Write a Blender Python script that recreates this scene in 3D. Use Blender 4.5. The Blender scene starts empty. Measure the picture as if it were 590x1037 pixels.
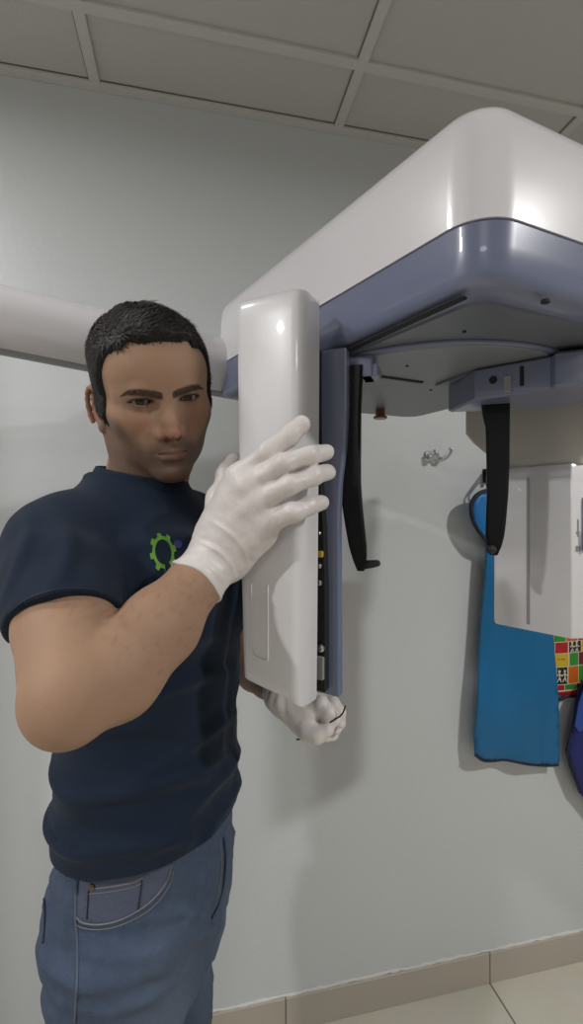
import bpy, bmesh, math, random
import numpy as np
from mathutils import Vector, Matrix
from mathutils.bvhtree import BVHTree
from mathutils.geometry import tessellate_polygon

random.seed(7)
S = bpy.context.scene
COL = S.collection
F = 464.0            # focal length in pixels of the 590 x 1037 frame
CZ = 1.36            # camera height

def at(px, py, Y):
    """the point at depth Y metres that is seen at pixel px, py"""
    return Vector(((px - 295.0) / F * Y, Y, CZ + (518.5 - py) / F * Y))

# ------------------------------------------------------------------ objects
def empty(name, loc=(0, 0, 0), parent=None):
    o = bpy.data.objects.new(name, None)
    o.empty_display_size = 0.05
    COL.objects.link(o)
    o.location = loc
    if parent: o.parent = parent
    return o

def tag(o, label=None, cat=None, group=None, kind=None):
    if label: o['label'] = label
    if cat: o['category'] = cat
    if group: o['group'] = group
    if kind: o['kind'] = kind
    return o

def link(name, me, mat, parent=None, smooth=True):
    o = bpy.data.objects.new(name, me)
    COL.objects.link(o)
    if mat is not None:
        for m in (mat if isinstance(mat, (list, tuple)) else [mat]):
            me.materials.append(m)
    if smooth and len(me.polygons):
        me.polygons.foreach_set('use_smooth', [True] * len(me.polygons))
    if parent is not None:
        o.parent = parent
        # geometry is given in world coordinates: undo the parents' offsets
        off = Vector((0, 0, 0)); p = parent
        while p is not None:
            off += p.location; p = p.parent
        me.transform(Matrix.Translation(-off))
    me.update()
    return o

def from_bm(name, bm, mat, parent=None, smooth=False, auto=None):
    bmesh.ops.recalc_face_normals(bm, faces=bm.faces)
    me = bpy.data.meshes.new(name)
    bm.to_mesh(me); bm.free()
    o = link(name, me, mat, parent, smooth or auto is not None)
    if auto is not None:
        me.set_sharp_from_angle(angle=math.radians(auto))
    return o

def from_np(name, v, q, mat, parent=None):
    me = bpy.data.meshes.new(name)
    n, m = len(v), len(q)
    me.vertices.add(n); me.vertices.foreach_set('co', np.asarray(v, np.float32).ravel())
    me.loops.add(m * 4); me.loops.foreach_set('vertex_index', np.asarray(q, np.int32).ravel())
    me.polygons.add(m)
    me.polygons.foreach_set('loop_start', np.arange(0, m * 4, 4, dtype=np.int32))
    me.update(calc_edges=True)
    return link(name, me, mat, parent, True)

def vattr(o, name, vals):
    a = o.data.attributes.new(name, 'FLOAT', 'POINT')
    a.data.foreach_set('value', np.asarray(vals, np.float32))

# ------------------------------------------------------------------ materials
def mat(name, col, rough=0.5, metal=0.0, bump=None, var=None, coat=0.0, spec=0.5, **kw):
    m = bpy.data.materials.new(name); m.use_nodes = True
    nt = m.node_tree; b = nt.nodes['Principled BSDF']
    b.inputs['Base Color'].default_value = (*col, 1)
    b.inputs['Roughness'].default_value = rough
    b.inputs['Metallic'].default_value = metal
    b.inputs['Coat Weight'].default_value = coat
    b.inputs['Coat Roughness'].default_value = 0.035
    b.inputs['Specular IOR Level'].default_value = spec
    for k, v in kw.items():
        b.inputs[k.replace('_', ' ')].default_value = v
    tc = nt.nodes.new('ShaderNodeTexCoord')
    if var:                      # (scale, amount): gentle tone variation of the surface
        n = nt.nodes.new('ShaderNodeTexNoise'); n.inputs['Scale'].default_value = var[0]
        n.inputs['Detail'].default_value = 5
        mx = nt.nodes.new('ShaderNodeMix'); mx.data_type = 'RGBA'
        nt.links.new(tc.outputs['Object'], n.inputs['Vector'])
        nt.links.new(n.outputs['Fac'], mx.inputs['Factor'])
        mx.inputs['A'].default_value = (*[c * (1 - var[1]) for c in col], 1)
        mx.inputs['B'].default_value = (*[min(1, c * (1 + var[1])) for c in col], 1)
        nt.links.new(mx.outputs['Result'], b.inputs['Base Color'])
    if bump:                     # (scale, distance)
        n = nt.nodes.new('ShaderNodeTexNoise'); n.inputs['Scale'].default_value = bump[0]
        n.inputs['Detail'].default_value = 4
        bp = nt.nodes.new('ShaderNodeBump'); bp.inputs['Distance'].default_value = bump[1]
        bp.inputs['Strength'].default_value = 1.0
        nt.links.new(tc.outputs['Object'], n.inputs['Vector'])
        nt.links.new(n.outputs['Fac'], bp.inputs['Height'])
        nt.links.new(bp.outputs['Normal'], b.inputs['Normal'])
    return m

M_wall = mat('grey_wall_paint', (0.655, 0.675, 0.68), 0.42, bump=(60, 0.0005), var=(2.0, 0.02))
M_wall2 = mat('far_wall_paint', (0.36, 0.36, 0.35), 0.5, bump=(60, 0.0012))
M_ceil = mat('ceiling_tile', (0.56, 0.55, 0.52), 0.9, bump=(300, 0.0006), var=(30, 0.02))
M_tbar = mat('ceiling_bar', (0.61, 0.60, 0.565), 0.6, var=(8, 0.03))
M_seam = mat('ceiling_seam', (0.16, 0.15, 0.14), 0.8)
M_skirt = mat('skirting_tile', (0.48, 0.43, 0.36), 0.35, var=(6, 0.05))
M_grout = mat('grout', (0.20, 0.17, 0.14), 0.9)
M_caulk = mat('white_caulk', (0.70, 0.69, 0.65), 0.7, bump=(80, 0.003))
M_white = mat('white_gloss_plastic', (0.76, 0.735, 0.76), 0.25, coat=0.5)
M_white2 = mat('white_satin_plastic', (0.76, 0.745, 0.76), 0.3, coat=0.8)
M_blue = mat('grey_blue_plastic', (0.175, 0.195, 0.295), 0.28, coat=0.4, var=(5, 0.03))
M_under = mat('dark_grey_underside', (0.15, 0.16, 0.185), 0.35, var=(6, 0.04))
M_disc = mat('mid_grey_underside', (0.22, 0.235, 0.25), 0.38, var=(6, 0.04))
M_black = mat('black_plastic', (0.004, 0.004, 0.005), 0.4, spec=.25)
M_blackpad = mat('black_rubber', (0.012, 0.012, 0.013), 0.6)
M_dark = mat('dark_slot', (0.01, 0.01, 0.012), 0.7)
M_gslot = mat('grey_slot', (0.33, 0.33, 0.34), 0.5)
M_trim = mat('grey_trim', (0.28, 0.28, 0.29), 0.45)
M_amber = mat('amber_knob', (0.16, 0.055, 0.012), 0.3, coat=0.4)
M_steel = mat('brushed_steel', (0.62, 0.62, 0.64), 0.28, 1.0)
M_gold = mat('yellow_connector', (0.65, 0.42, 0.06), 0.4)
M_neck = mat('beige_housing', (0.58, 0.55, 0.51), 0.45, var=(4, 0.03))
M_cyan = mat('turquoise_vinyl', (0.003, 0.135, 0.32), 0.42, bump=(240, 0.0006), var=(9, 0.08))
M_cyan2 = mat('bright_blue_vinyl', (0.005, 0.17, 0.48), 0.42, bump=(240, 0.0006), var=(9, 0.06))
M_navy = mat('navy_binding', (0.008, 0.012, 0.03), 0.6, bump=(400, 0.0005))
M_royal = mat('royal_blue_vinyl', (0.006, 0.012, 0.14), 0.45, bump=(200, 0.0006), var=(8, 0.1))
M_royal2 = mat('light_royal_vinyl', (0.02, 0.07, 0.33), 0.45, var=(8, 0.1))

# ------------------------------------------------------------------ mesh helpers
def bm_box(bm, c, ax, ay, az, s, bevel=0.0, seg=2):
    """box at centre c, along unit axes, full sizes s"""
    m = Matrix.Identity(4)
    for i, (a, k) in enumerate(zip((ax, ay, az), s)):
        a = Vector(a) * k
        for j in range(3): m[j][i] = a[j]
    m.translation = Vector(c)
    r = bmesh.ops.create_cube(bm, size=1.0, matrix=m)
    if bevel > 0:
        es = list({e for v in r['verts'] for e in v.link_edges})
        bmesh.ops.bevel(bm, geom=es, offset=bevel, segments=seg, affect='EDGES', profile=0.5)

def bm_loft(bm, rings, cap=True, closed=True):
    vs = [[bm.verts.new(p) for p in r] for r in rings]
    n = len(vs[0])
    for a, b in zip(vs, vs[1:]):
        for i in range(n if closed else n - 1):
            j = (i + 1) % n
            bm.faces.new((a[i], a[j], b[j], b[i]))
    if cap:
        bm.faces.new(list(reversed(vs[0]))); bm.faces.new(vs[-1])
    return vs

def rounded_poly(pts, r, seg=8):
    """2-D polygon with rounded corners (r one number or one per corner)"""
    out = []; n = len(pts)
    for i in range(n):
        p = Vector(pts[i]); a = Vector(pts[i - 1]); b = Vector(pts[(i + 1) % n])
        rr = r[i] if isinstance(r, (list, tuple)) else r
        da = (a - p).normalized(); db = (b - p).normalized()
        ang = da.angle(db)
        t = min(rr / math.tan(ang / 2), (a - p).length * 0.45, (b - p).length * 0.45)
        rr = t * math.tan(ang / 2)
        c = p + (da + db).normalized() * (rr / math.sin(ang / 2))
        s = p + da * t - c; e = p + db * t - c
        a0 = math.atan2(s.y, s.x); a1 = math.atan2(e.y, e.x)
        d = (a1 - a0 + math.pi) % (2 * math.pi) - math.pi
        for k in range(seg + 1):
            th = a0 + d * k / seg
            out.append((c.x + rr * math.cos(th), c.y + rr * math.sin(th)))
    return out

def inset_poly(pts, d):
    n = len(pts); out = []
    area = sum(pts[i - 1][0] * pts[i][1] - pts[i][0] * pts[i - 1][1] for i in range(n))
    sg = 1 if area > 0 else -1
    for i in range(n):
        p = Vector(pts[i]); a = Vector(pts[i - 1]); b = Vector(pts[(i + 1) % n])
        e1 = (p - a).normalized(); e2 = (b - p).normalized()
        n1 = Vector((-e1.y, e1.x)) * sg; n2 = Vector((-e2.y, e2.x)) * sg
        m = (n1 + n2); m = m / max(0.25, m.length_squared) * 2
        out.append(tuple(p + m * d))
    return out

def tube_bm(bm, pts, rad, seg=10, cap=True, squash=None):
    """tube through points; rad number or list; squash=(axis, factor)"""
    pts = [Vector(p) for p in pts]; n = len(pts)
    up = None; rings = []
    for i, p in enumerate(pts):
        t = (pts[min(i + 1, n - 1)] - pts[max(i - 1, 0)]).normalized()
        if up is None:
            up = t.orthogonal().normalized()
        else:
            up = (up - t * up.dot(t)).normalized()
        s = t.cross(up)
        r = rad[i] if isinstance(rad, (list, tuple)) else rad
        ring = []
        for k in range(seg):
            a = 2 * math.pi * k / seg
            o = (up * math.cos(a) + s * math.sin(a)) * r
            if squash:
                ax = Vector(squash[0]); o -= ax * o.dot(ax) * (1 - squash[1])
            ring.append(p + o)
        rings.append(ring)
    bm_loft(bm, rings, cap)

def spline(pts, n=8):
    """Catmull-Rom through points"""
    P = [Vector(p) for p in pts]; out = []
    for i in range(len(P) - 1):
        a = P[i - 1] if i else P[0] * 2 - P[1]
        b, c = P[i], P[i + 1]
        d = P[i + 2] if i + 2 < len(P) else c * 2 - b
        for k in range(n):
            t = k / n
            out.append(0.5 * ((2 * b) + (c - a) * t + (2 * a - 5 * b + 4 * c - d) * t * t + (3 * b - a - 3 * c + d) * t ** 3))
    out.append(P[-1]); return out

def bm_cyl(bm, c, axis, r, h, seg=20, r2=None):
    """cylinder starting at c, going h along axis"""
    a = Vector(axis).normalized()
    tube_bm(bm, [Vector(c), Vector(c) + a * h], [r, r if r2 is None else r2], seg)

def prism(bm, pts2, origin, ux, uy, n, th):
    """polygon pts2 in plane (ux, uy) at origin, extruded th along n"""
    o = Vector(origin); ux = Vector(ux); uy = Vector(uy); n = Vector(n)
    a = [o + ux * p[0] + uy * p[1] for p in pts2]
    bm_loft(bm, [a, [p + n * th for p in a]])

Zv = Vector((0, 0, 1))

# ================================================================== THE ROOM
TH = math.atan(0.2114)
WU = Vector((math.cos(TH), math.sin(TH), 0))       # along the wall, to the right
WN = Vector((math.sin(TH), -math.cos(TH), 0))      # out of the wall, into the room
W0 = Vector((0, 1.209, 0))                          # wall point at x = 0
HC = 2.385                                          # ceiling height
def wp(u, z, n=0.0): return W0 + WU * u + Zv * z + WN * n
UL, UR, ND = -2.3, 2.3, 3.6                          # room extents along / out of the wall

def slab(name, c, s, m, ax=WU, ay=WN):
    bm = bmesh.new(); bm_box(bm, c, ax, ay, Zv, s)
    return tag(from_bm(name, bm, m), kind='structure')

L = UR - UL; um = (UL + UR) / 2
slab('wall_back', wp(um, HC / 2, -0.05), (L + 0.2, 0.1, HC + .1), M_wall)
slab('wall_left', wp(UL - 0.05, HC / 2, ND / 2), (0.1, ND, HC), M_wall2)
slab('wall_right', wp(UR + 0.05, HC / 2, ND / 2), (0.1, ND, HC), M_wall2)
slab('wall_front', wp(um, HC / 2, ND + 0.05), (L + 0.2, 0.1, HC), M_wall2)
slab('ceiling', wp(um, HC + 0.04, ND / 2), (L, ND, 0.08), M_ceil)

# floor: cream tiles 0.6 m with thin brown grout
def tile_mat(name, size, col, grout, off, gw):
    m = bpy.data.materials.new(name); m.use_nodes = True
    nt = m.node_tree; b = nt.nodes['Principled BSDF']
    b.inputs['Roughness'].default_value = 0.22
    tc = nt.nodes.new('ShaderNodeTexCoord'); mp = nt.nodes.new('ShaderNodeMapping')
    mp.vector_type = 'TEXTURE'
    mp.inputs['Rotation'].default_value = (0, 0, TH)
    mp.inputs['Location'].default_value = off
    br = nt.nodes.new('ShaderNodeTexBrick')
    br.offset = 0.0; br.inputs['Scale'].default_value = 1.0
    br.inputs['Brick Width'].default_value = size; br.inputs['Row Height'].default_value = size
    br.inputs['Mortar Size'].default_value = gw; br.inputs['Mortar Smooth'].default_value = 0.2
    br.inputs['Color1'].default_value = (*col, 1); br.inputs['Color2'].default_value = (*[c * .97 for c in col], 1)
    br.inputs['Mortar'].default_value = (*grout, 1)
    nz = nt.nodes.new('ShaderNodeTexNoise'); nz.inputs['Scale'].default_value = 9; nz.inputs['Detail'].default_value = 6
    mx = nt.nodes.new('ShaderNodeMix'); mx.data_type = 'RGBA'; mx.blend_type = 'MULTIPLY'
    mx.inputs['Factor'].default_value = 0.12
    nt.links.new(tc.outputs['Object'], mp.inputs['Vector']); nt.links.new(mp.outputs['Vector'], br.inputs['Vector'])
    nt.links.new(tc.outputs['Object'], nz.inputs['Vector'])
    nt.links.new(br.outputs['Color'], mx.inputs['A']); nt.links.new(nz.outputs['Color'], mx.inputs['B'])
    nt.links.new(mx.outputs['Result'], b.inputs['Base Color'])
    return m
UJ = 0.583                                          # where a skirting joint meets the floor joint
jp = wp(UJ, 0, 0)
M_floor = tile_mat('cream_floor_tile', 0.6, (0.66, 0.62, 0.53), (0.22, 0.18, 0.14), (jp.x, jp.y, 0), 0.003)
bm = bmesh.new(); bm_box(bm, wp(um, -0.05, ND / 2), WU, WN, Zv, (L, ND, 0.1))
tag(from_bm('floor', bm, M_floor), kind='structure')

# skirting tiles along the wall, with joints, and the uneven line of caulk above them
BH = 0.088
bm = bmesh.new()
k0 = int((UL - UJ) / 0.6) - 1
for k in range(k0, 5):
    a, b = max(UL, UJ + 0.6 * k + 0.0012), min(UR, UJ + 0.6 * (k + 1) - 0.0012)
    if b - a < .02: continue
    bm_box(bm, wp((a + b) / 2, BH / 2, 0.0045), WU, WN, Zv, (b - a, 0.009, BH), 0.001, 1)
tag(from_bm('baseboard_back', bm, M_skirt), kind='structure')
bm = bmesh.new(); bm_box(bm, wp(um, BH / 2 - .001, 0.002), WU, WN, Zv, (L, 0.004, BH - .002))
tag(from_bm('trim_1', bm, M_grout), kind='structure')
bm = bmesh.new()
pts = []; u = UL; rad = []
while u < UR:
    pts.append(wp(u, BH + random.uniform(-.0015, .0035), 0.001)); rad.append(random.uniform(.002, .0055)); u += 0.018
tube_bm(bm, pts, rad, 6)
tag(from_bm('trim_2', bm, M_caulk, smooth=True), kind='structure')

# ceiling grid: bars 0.604 m apart, the first row cut at 0.192 m, an angle along the wall
TU0 = -0.471 / WU.x
bm = bmesh.new(); bs = bmesh.new()
zb = HC - 0.004
def bar(c, ax, ay, ln):
    bm_box(bm, c, ax, ay, Zv, (ln, 0.024, 0.008 + (.0006 if abs(ax[0]) > .5 else 0)), 0.001, 1)
    bm_box(bs, Vector(c) + Vector(ay) * 0.0132 + Zv * 0.0028, ax, ay, Zv, (ln, 0.0024, 0.0016))
k = -3
while TU0 + 0.604 * k < UR:
    if TU0 + .604 * k > UL: bar(wp(TU0 + 0.604 * k, zb, ND / 2), WN, -WU, ND)
    k += 1
n = 0.192
while n < ND:
    bar(wp(um, zb, n), WU, -WN, L); n += 0.604
bar(wp(um, zb, 0.012), WU, WN, L)
tag(from_bm('trim_3', bm, M_tbar), kind='structure')
tag(from_bm('trim_4', bs, M_seam), kind='structure')

# ================================================================== THE X-RAY UNIT
unit = empty('dental_xray_machine', (-1.12, 0.31, 0.0))
tag(unit, 'large white and grey-blue panoramic dental x-ray machine hanging above head height at the wall', 'x-ray machine')

# ---- column (left of the frame) and the horizontal support arm that runs behind the man
bm = bmesh.new()
bm_loft(bm, [[Vector((x, y, z)) for x, y in rounded_poly([(-1.21, .24), (-1.03, .24), (-1.03, .38), (-1.21, .38)], .03)] for z in (0.03, 2.05)])
from_bm('column', bm, M_white, unit, auto=35)
bm = bmesh.new()
bm_loft(bm, [[Vector((x, y, z)) for x, y in rounded_poly([(-1.34, .10), (-.90, .10), (-.90, .52), (-1.34, .52)], .05)] for z in (0.0, 0.03)])
from_bm('base_plate', bm, M_blue, unit, auto=35)
TA, TB = Vector((-0.458, 0.72, CZ + 0.302)), Vector((0.06, 1.041, CZ + 0.280))
td = (TB - TA)
T0 = TA + Vector((td.x, td.y, td.z)) * -1.25
bm = bmesh.new()
tube_bm(bm, [T0.lerp(TB, i / 12) for i in range(13)], [0.044 + 0.014 * i / 12 for i in range(13)], 40)
arm = from_bm('support_arm', bm, M_white, unit, auto=40)
bm = bmesh.new()
tn = td.normalized(); ts = tn.cross(Zv).normalized()
rings = []
for i in range(13):
    c = T0.lerp(TB, i / 12); r = 0.044 + 0.014 * i / 12
    q = []
    for k in range(9):
        a = math.radians(-126 + 54 * k / 8)
        q.append(c + (ts * math.cos(a) + Zv * math.sin(a)) * (r + .0015))
    for k in range(8, -1, -1):
        a = math.radians(-126 + 54 * k / 8)
        q.append(c + (ts * math.cos(a) + Zv * math.sin(a)) * (r - .003))
    rings.append(q)
bm_loft(bm, rings)
from_bm('arm_trim', bm, M_trim, arm, auto=40)

# ---- the rotating arm's big housing
ZB = 1.580                                           # its underside
plan = [(-0.150, 0.905), (0.181, 0.43), (0.56, 0.594), (0.291, 1.08)]
def ring(ins, z, r):
    return [Vector((x, y, z)) for x, y in rounded_poly(inset_poly(plan, ins), [max(.012, q - ins * .6) for q in r], 10)]
RC = [0.018, 0.052, 0.08, 0.014]
bm = bmesh.new()
bm_loft(bm, [ring(.0, 1.6455, RC), ring(0.0005, 1.68, RC), ring(.002, 1.725, RC), ring(.004, 1.746, RC), ring(.0075, 1.7565, RC),
             ring(.012, 1.763, RC), ring(.018, 1.7675, RC), ring(.026, 1.7705, RC), ring(.05, 1.772, RC)])
hous = from_bm('rotating_arm_housing', bm, M_white, unit, auto=50)
bm = bmesh.new()
bm_loft(bm, [ring(.026, ZB, RC), ring(.018, ZB + .001, RC), ring(.011, ZB + .004, RC), ring(.006, ZB + .009, RC), ring(.003, ZB + .018, RC),
             ring(.002, ZB + .04, RC), ring(.0003, 1.6425, RC), ring(.0025, 1.6428, RC), ring(.0025, 1.6455, RC)])
from_bm('blue_band', bm, M_blue, hous, auto=50)
bm = bmesh.new()
bm_loft(bm, [ring(.034, ZB - .003, RC), ring(.032, ZB + .002, RC)])
from_bm('underside_plate', bm, M_under, hous, auto=40)
# turntable disc on the underside, cut off where the housing ends
inner = inset_poly(plan, 0.045)
def ray_len(c, d):
    best = 9
    for i in range(4):
        a = Vector(inner[i - 1]); e = Vector(inner[i]) - a
        den = d.x * e.y - d.y * e.x
        if abs(den) < 1e-9: continue
        w = a - c
        t = (w.x * e.y - w.y * e.x) / den; s = (w.x * d.y - w.y * d.x) / den
        if t > 0 and -1e-6 <= s <= 1 + 1e-6: best = min(best, t)
    return best
DC, DR = Vector((0.232, 0.80)), 0.218
def disc(rr):
    out = []
    for k in range(96):
        d = Vector((math.cos(2 * math.pi * k / 96), math.sin(2 * math.pi * k / 96)))
        out.append(DC + d * min(rr, ray_len(DC, d)))
    return out
bm = bmesh.new()
bm_loft(bm, [[Vector((p.x, p.y, ZB - .003)) for p in disc(DR)], [Vector((p.x, p.y, ZB - .008)) for p in disc(DR)],
             [Vector((p.x, p.y, ZB - .0095)) for p in disc(DR - .002)]])
from_bm('turntable_disc', bm, M_disc, hous, auto=30)
bm = bmesh.new()
pts = [(DC + Vector((math.cos(a), math.sin(a))) * (DR + .004)) for a in [math.radians(200 + 3.0 * k) for k in range(47)]]
pts = [Vector((p.x, p.y, ZB - .005)) for p in pts]
tube_bm(bm, pts, 0.0042, 8)
from_bm('turntable_rim', bm, M_blue, hous, smooth=True)
def slot(name, a, b, w, z, m=M_dark, th=.003):
    a = Vector((a[0], a[1], z)); b = Vector((b[0], b[1], z)); d = (b - a).normalized()
    bm = bmesh.new(); bm_box(bm, (a + b) / 2, d, Zv.cross(d), Zv, ((b - a).length, w, th), .0008, 1)
    return from_bm(name, bm, m, hous)
slot('slot', (.064, .632), (.174, .461), .010, ZB - .0035)
slot('slot', (.128, .705), (.212, .742), .007, ZB - .010)
for px, py, Y in ((552, 302, .472), (412, 365, .66), (436, 388, .79), (470, 330, .55)):
    bm = bmesh.new(); p = at(px, py, Y)
    bm_cyl(bm, (p.x, p.y, ZB - (.0105 if Y > .6 else .0045)), Zv, .0045 if px == 552 else .0025, .003, 12)
    from_bm('screw_hole', bm, M_dark, hous, smooth=False)
# amber knob hanging at the far edge
bm = bmesh.new(); kx, ky = .181, .935
prof = [(.0125, -.0030), (.0125, -.008), (.0095, -.010), (.0095, -.0235), (.0140, -.0255), (.0140, -.0285), (.0120, -.0300)]
bm_loft(bm, [[Vector((kx + r * math.cos(k * math.pi / 12), ky + r * math.sin(k * math.pi / 12), ZB + z)) for k in range(24)] for r, z in prof])
from_bm('indicator_knob', bm, M_amber, unit, auto=30)

# ---- detector: blue back plate, black board in the gap, white front cover (swung open)
WD = Vector((0.911, -0.411, 0)); ND_ = Vector((-0.411, -0.911, 0))
PO = Vector((0.0464, 0.615, 0))
def pl(s, z): return (s, z)
det = None
bm = bmesh.new()
outl = [(-.088, 1.150), (-.075, 1.122), (.0185, 1.113), (.0178, 1.36), (.0200, 1.40), (.0262, 1.45), (.0285, 1.50), (.0285, ZB - .002), (-.088, ZB - .002)]
prism(bm, outl, PO, WD, Zv, ND_, -.016)
det = from_bm('detector_plate', bm, M_blue, unit)
mod = det.modifiers.new('bevel', 'BEVEL'); mod.width = .0025; mod.segments = 2; mod.limit_method = 'ANGLE'
bm = bmesh.new()
prism(bm, [(-.080, 1.155), (-.070, 1.130), (.0040, 1.124), (.0040, 1.26), (.0015, 1.34), (-.006, 1.44), (-.0065, ZB - .004), (-.080, ZB - .004)], PO, WD, Zv, ND_, .016)
board = from_bm('circuit_board', bm, M_dark, det)
def on_board(px, py):
    # point of the board's front face seen near that spot
    k = (px - 295) / F; o = PO + ND_ * .016
    s = (k * o.y - o.x) / (WD.x - k * WD.y)
    p = o + WD * s; return Vector((p.x, p.y, CZ + (518.5 - py) / F * p.y))
for py, rr in ((573, .0034), (590, .0036), (656, .0052), (540, .0024)):
    bm = bmesh.new(); p = on_board(323.5 if py < 600 else 325, py)
    tube_bm(bm, [p - ND_ * .001, p + ND_ * .003, p + ND_ * .0045], [rr, rr, rr * .6], 12)
    from_bm('screw', bm, M_steel, board, auto=30)
bm = bmesh.new(); p = on_board(323, 561)
bm_box(bm, p + ND_ * .002, WD, ND_, Zv, (.012, .006, .008), .0008, 1)
from_bm('connector', bm, M_gold, board)
bm = bmesh.new(); p = on_board(324, 676)
bm_box(bm, p + ND_ * .002, WD, ND_, Zv, (.012, .006, .030), .001, 1)
from_bm('clip', bm, M_trim, board)

PL = Vector((-0.0708, 0.5868, 0))
prof = [(0.000, -.046), (0.000, -.0045), (.0012, -.0014), (.0040, 0), (.0080, .0006), (.030, .0022), (.060, .0028), (.078, .0026), (.0830, .0021), (.0865, .0009), (.0895, -.0014),
        (.0918, -.0048), (.0934, -.0095), (.0942, -.0150), (.0948, -.0210), (.0957, -.035), (.0965, -.046)]
def crow(z, sl, sr, dn):
    """a horizontal section of the cover between w = sl and sr, its front pulled back by dn"""
    out = []
    for w, n in prof:
        t = w / .0965
        nn = n - dn if n > -.025 else n
        out.append(PL + WD * (sl + (sr - sl) * t) + ND_ * nn + Zv * (z - (.019 * t + .009 * max(0, t - .80) / .20) * max(0, 1 - (z - 1.147) / .16)))
    return out
rows = []
zt, zbm = 1.632, 1.147
for z, ins, dn in ((zbm, .0025, .004), (zbm + .0015, .001, .0015), (zbm + .004, .0003, .0004), (zbm + .014, 0, 0)):
    rows.append(crow(z, .0105 + ins, .0925 - ins * .4, dn))
for i in range(1, 14):
    z = zbm + .014 + (zt - .03 - zbm - .014) * i / 13; t = (z - zbm) / (zt - zbm)
    e = (1 - t) ** 1.4
    rows.append(crow(z, .0105 * e, .0965 - .004 * e, 0))
for z, ins, dn in ((zt - .014, .0002, .0005), (zt - .007, .001, .0015), (zt - .003, .002, .0035), (zt - .0008, .004, .007), (zt, .006, .010)):
    rows.append(crow(z, ins, .0965 - ins * .35, dn))
bm = bmesh.new(); bm_loft(bm, rows)
cover = from_bm('detector_cover', bm, M_white2, unit, auto=32)
# shallow U-shaped moulding low on the front of the cover
pts = []
def onc(w, z):
    n = np.interp(w, [p[0] for p in prof], [p[1] for p in prof])
    return PL + WD * w + ND_ * (float(n) + .0003) + Zv * z
u2 = [(.0235, 1.27), (.0235, 1.20), (.0240, 1.188), (.0275, 1.1805), (.034, 1.178), (.044, 1.1765), (.0465, 1.178), (.0470, 1.184), (.0470, 1.20), (.0470, 1.27)]
bm = bmesh.new(); tube_bm(bm, spline([onc(*q) for q in u2], 5), .0011, 8)
from_bm('grip_moulding', bm, M_white2, cover, smooth=True)

# ---- temple supports
def blade(name, Y, rows, wd, th, m):
    """curved flat arm: rows of (y pixel, left, right)"""
    bm = bmesh.new(); d = Vector((wd[0], wd[1], 0)).normalized(); n = Vector((d.y, -d.x, 0))
    secs = []
    ys = [r[0] for r in rows]
    N = 26
    for i in range(N):
        y = ys[0] + (ys[-1] - ys[0]) * i / (N - 1)
        l = np.interp(y, ys, [r[1] for r in rows]); r = np.interp(y, ys, [r[2] for r in rows])
        c = at((l + r) / 2, y, Y); h = (r - l) / 2 / F * Y / d.x
        if i > N - 4: h *= (1, .93, .8, .5)[i - N + 4]
        t = th * (1 if i < N - 2 else .8)
        b = min(h, t) * .5
        secs.append([c + d * x + n * q for x, q in ((-h, -t + b), (-h + b, -t), (h - b, -t), (h, -t + b), (h, t - b), (h - b, t), (-h + b, t), (-h, t - b))])
    bm_loft(bm, secs)
    return from_bm(name, bm, m, unit, auto=35)
lsup = blade('temple_support', .62, [(371, 351, 367), (415, 350.5, 365), (440, 347.5, 364.8), (465, 345.6, 364.6), (490, 345, 364.6), (515, 347.6, 366.4), (540, 351.4, 369), (565, 356.4, 371.5), (578, 359, 371.5)], (.94, -.34), .006, M_black)
bm = bmesh.new(); a = at(368, 572, .62)
tube_bm(bm, [a, a + Vector((.010, -.004, .0015)), a + Vector((.018, -.007, .003)), a + Vector((.0205, -.008, .0035))], [.0062, .0055, .0045, .003], 12)
from_bm('rubber_pad', bm, M_blackpad, lsup, smooth=True)
rsup = blade('temple_support', .70, [(400, 488, 513.8), (420, 490, 513.8), (433, 493.0, 513.8), (470, 493.8, 513.7), (501, 494, 512.7), (533, 492.7, 510), (552, 492.5, 507.5), (562, 493, 506)], (.94, -.34), .007, M_black)
bm = bmesh.new(); a = at(498, 556, .70)
tube_bm(bm, [a, a + Vector((-.006, -.010, 0)), a + Vector((-.010, -.015, 0)), a + Vector((-.0115, -.017, 0))], [.0075, .007, .006, .004], 12)
from_bm('rubber_pad', bm, M_blackpad, rsup, smooth=True)
# brackets that carry them
bm = bmesh.new(); c = at(366, 372, .635)
bm_box(bm, (c.x - .002, c.y, (ZB - .009 + 1.543) / 2), (.94, -.34, 0), (.34, .94, 0), Zv, (.040, .038, ZB - .009 - 1.543), .003, 2)
bm_box(bm, (c.x + .0125, c.y - .004, 1.551), (.94, -.34, 0), (.34, .94, 0), Zv, (.024, .034, .016), .002, 2)
from_bm('support_bracket', bm, M_blue, unit)
bm = bmesh.new()
bp = [(.268, .672), (.346, .612), (.344, .598), (.43, .562), (.47, .66), (.40, .72), (.2575, .755)]
bm_loft(bm, [[Vector((x, y, z)) for x, y in rounded_poly(inset_poly(bp, i), .0022, 3)] for z, i in ((1.5235, .003), (1.5265, .0), (1.566, 0), (1.569, .003))])
rbr = from_bm('support_bracket', bm, M_blue, unit, auto=35)
bm = bmesh.new()
bm_loft(bm, [[Vector((x, y, z)) for x, y in inset_poly(bp, .008)] for z in (1.567, ZB - .008)])
from_bm('bracket_spacer', bm, M_dark, rbr)
bm = bmesh.new()
bm_loft(bm, [[Vector((x, y, z)) for x, y in ((.236, .752), (.262, .688), (.338, .628), (.37, .72))] for z in (1.5668, 1.5715)])
from_bm('bracket_plate', bm, M_under, rbr)
fa = Vector((.346 - .268, .612 - .672, 0)).normalized(); fn = Vector((fa.y, -fa.x, 0))
p = Vector((.268, .672, 1.549)) + fa * .026
bm = bmesh.new(); bm_cyl(bm, p - fn * .002, fn, .0055, .003, 16)
from_bm('screw_hole', bm, M_dark, rbr, smooth=False)
p = Vector((.268, .672, 1.548)) + fa * .0635
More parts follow.
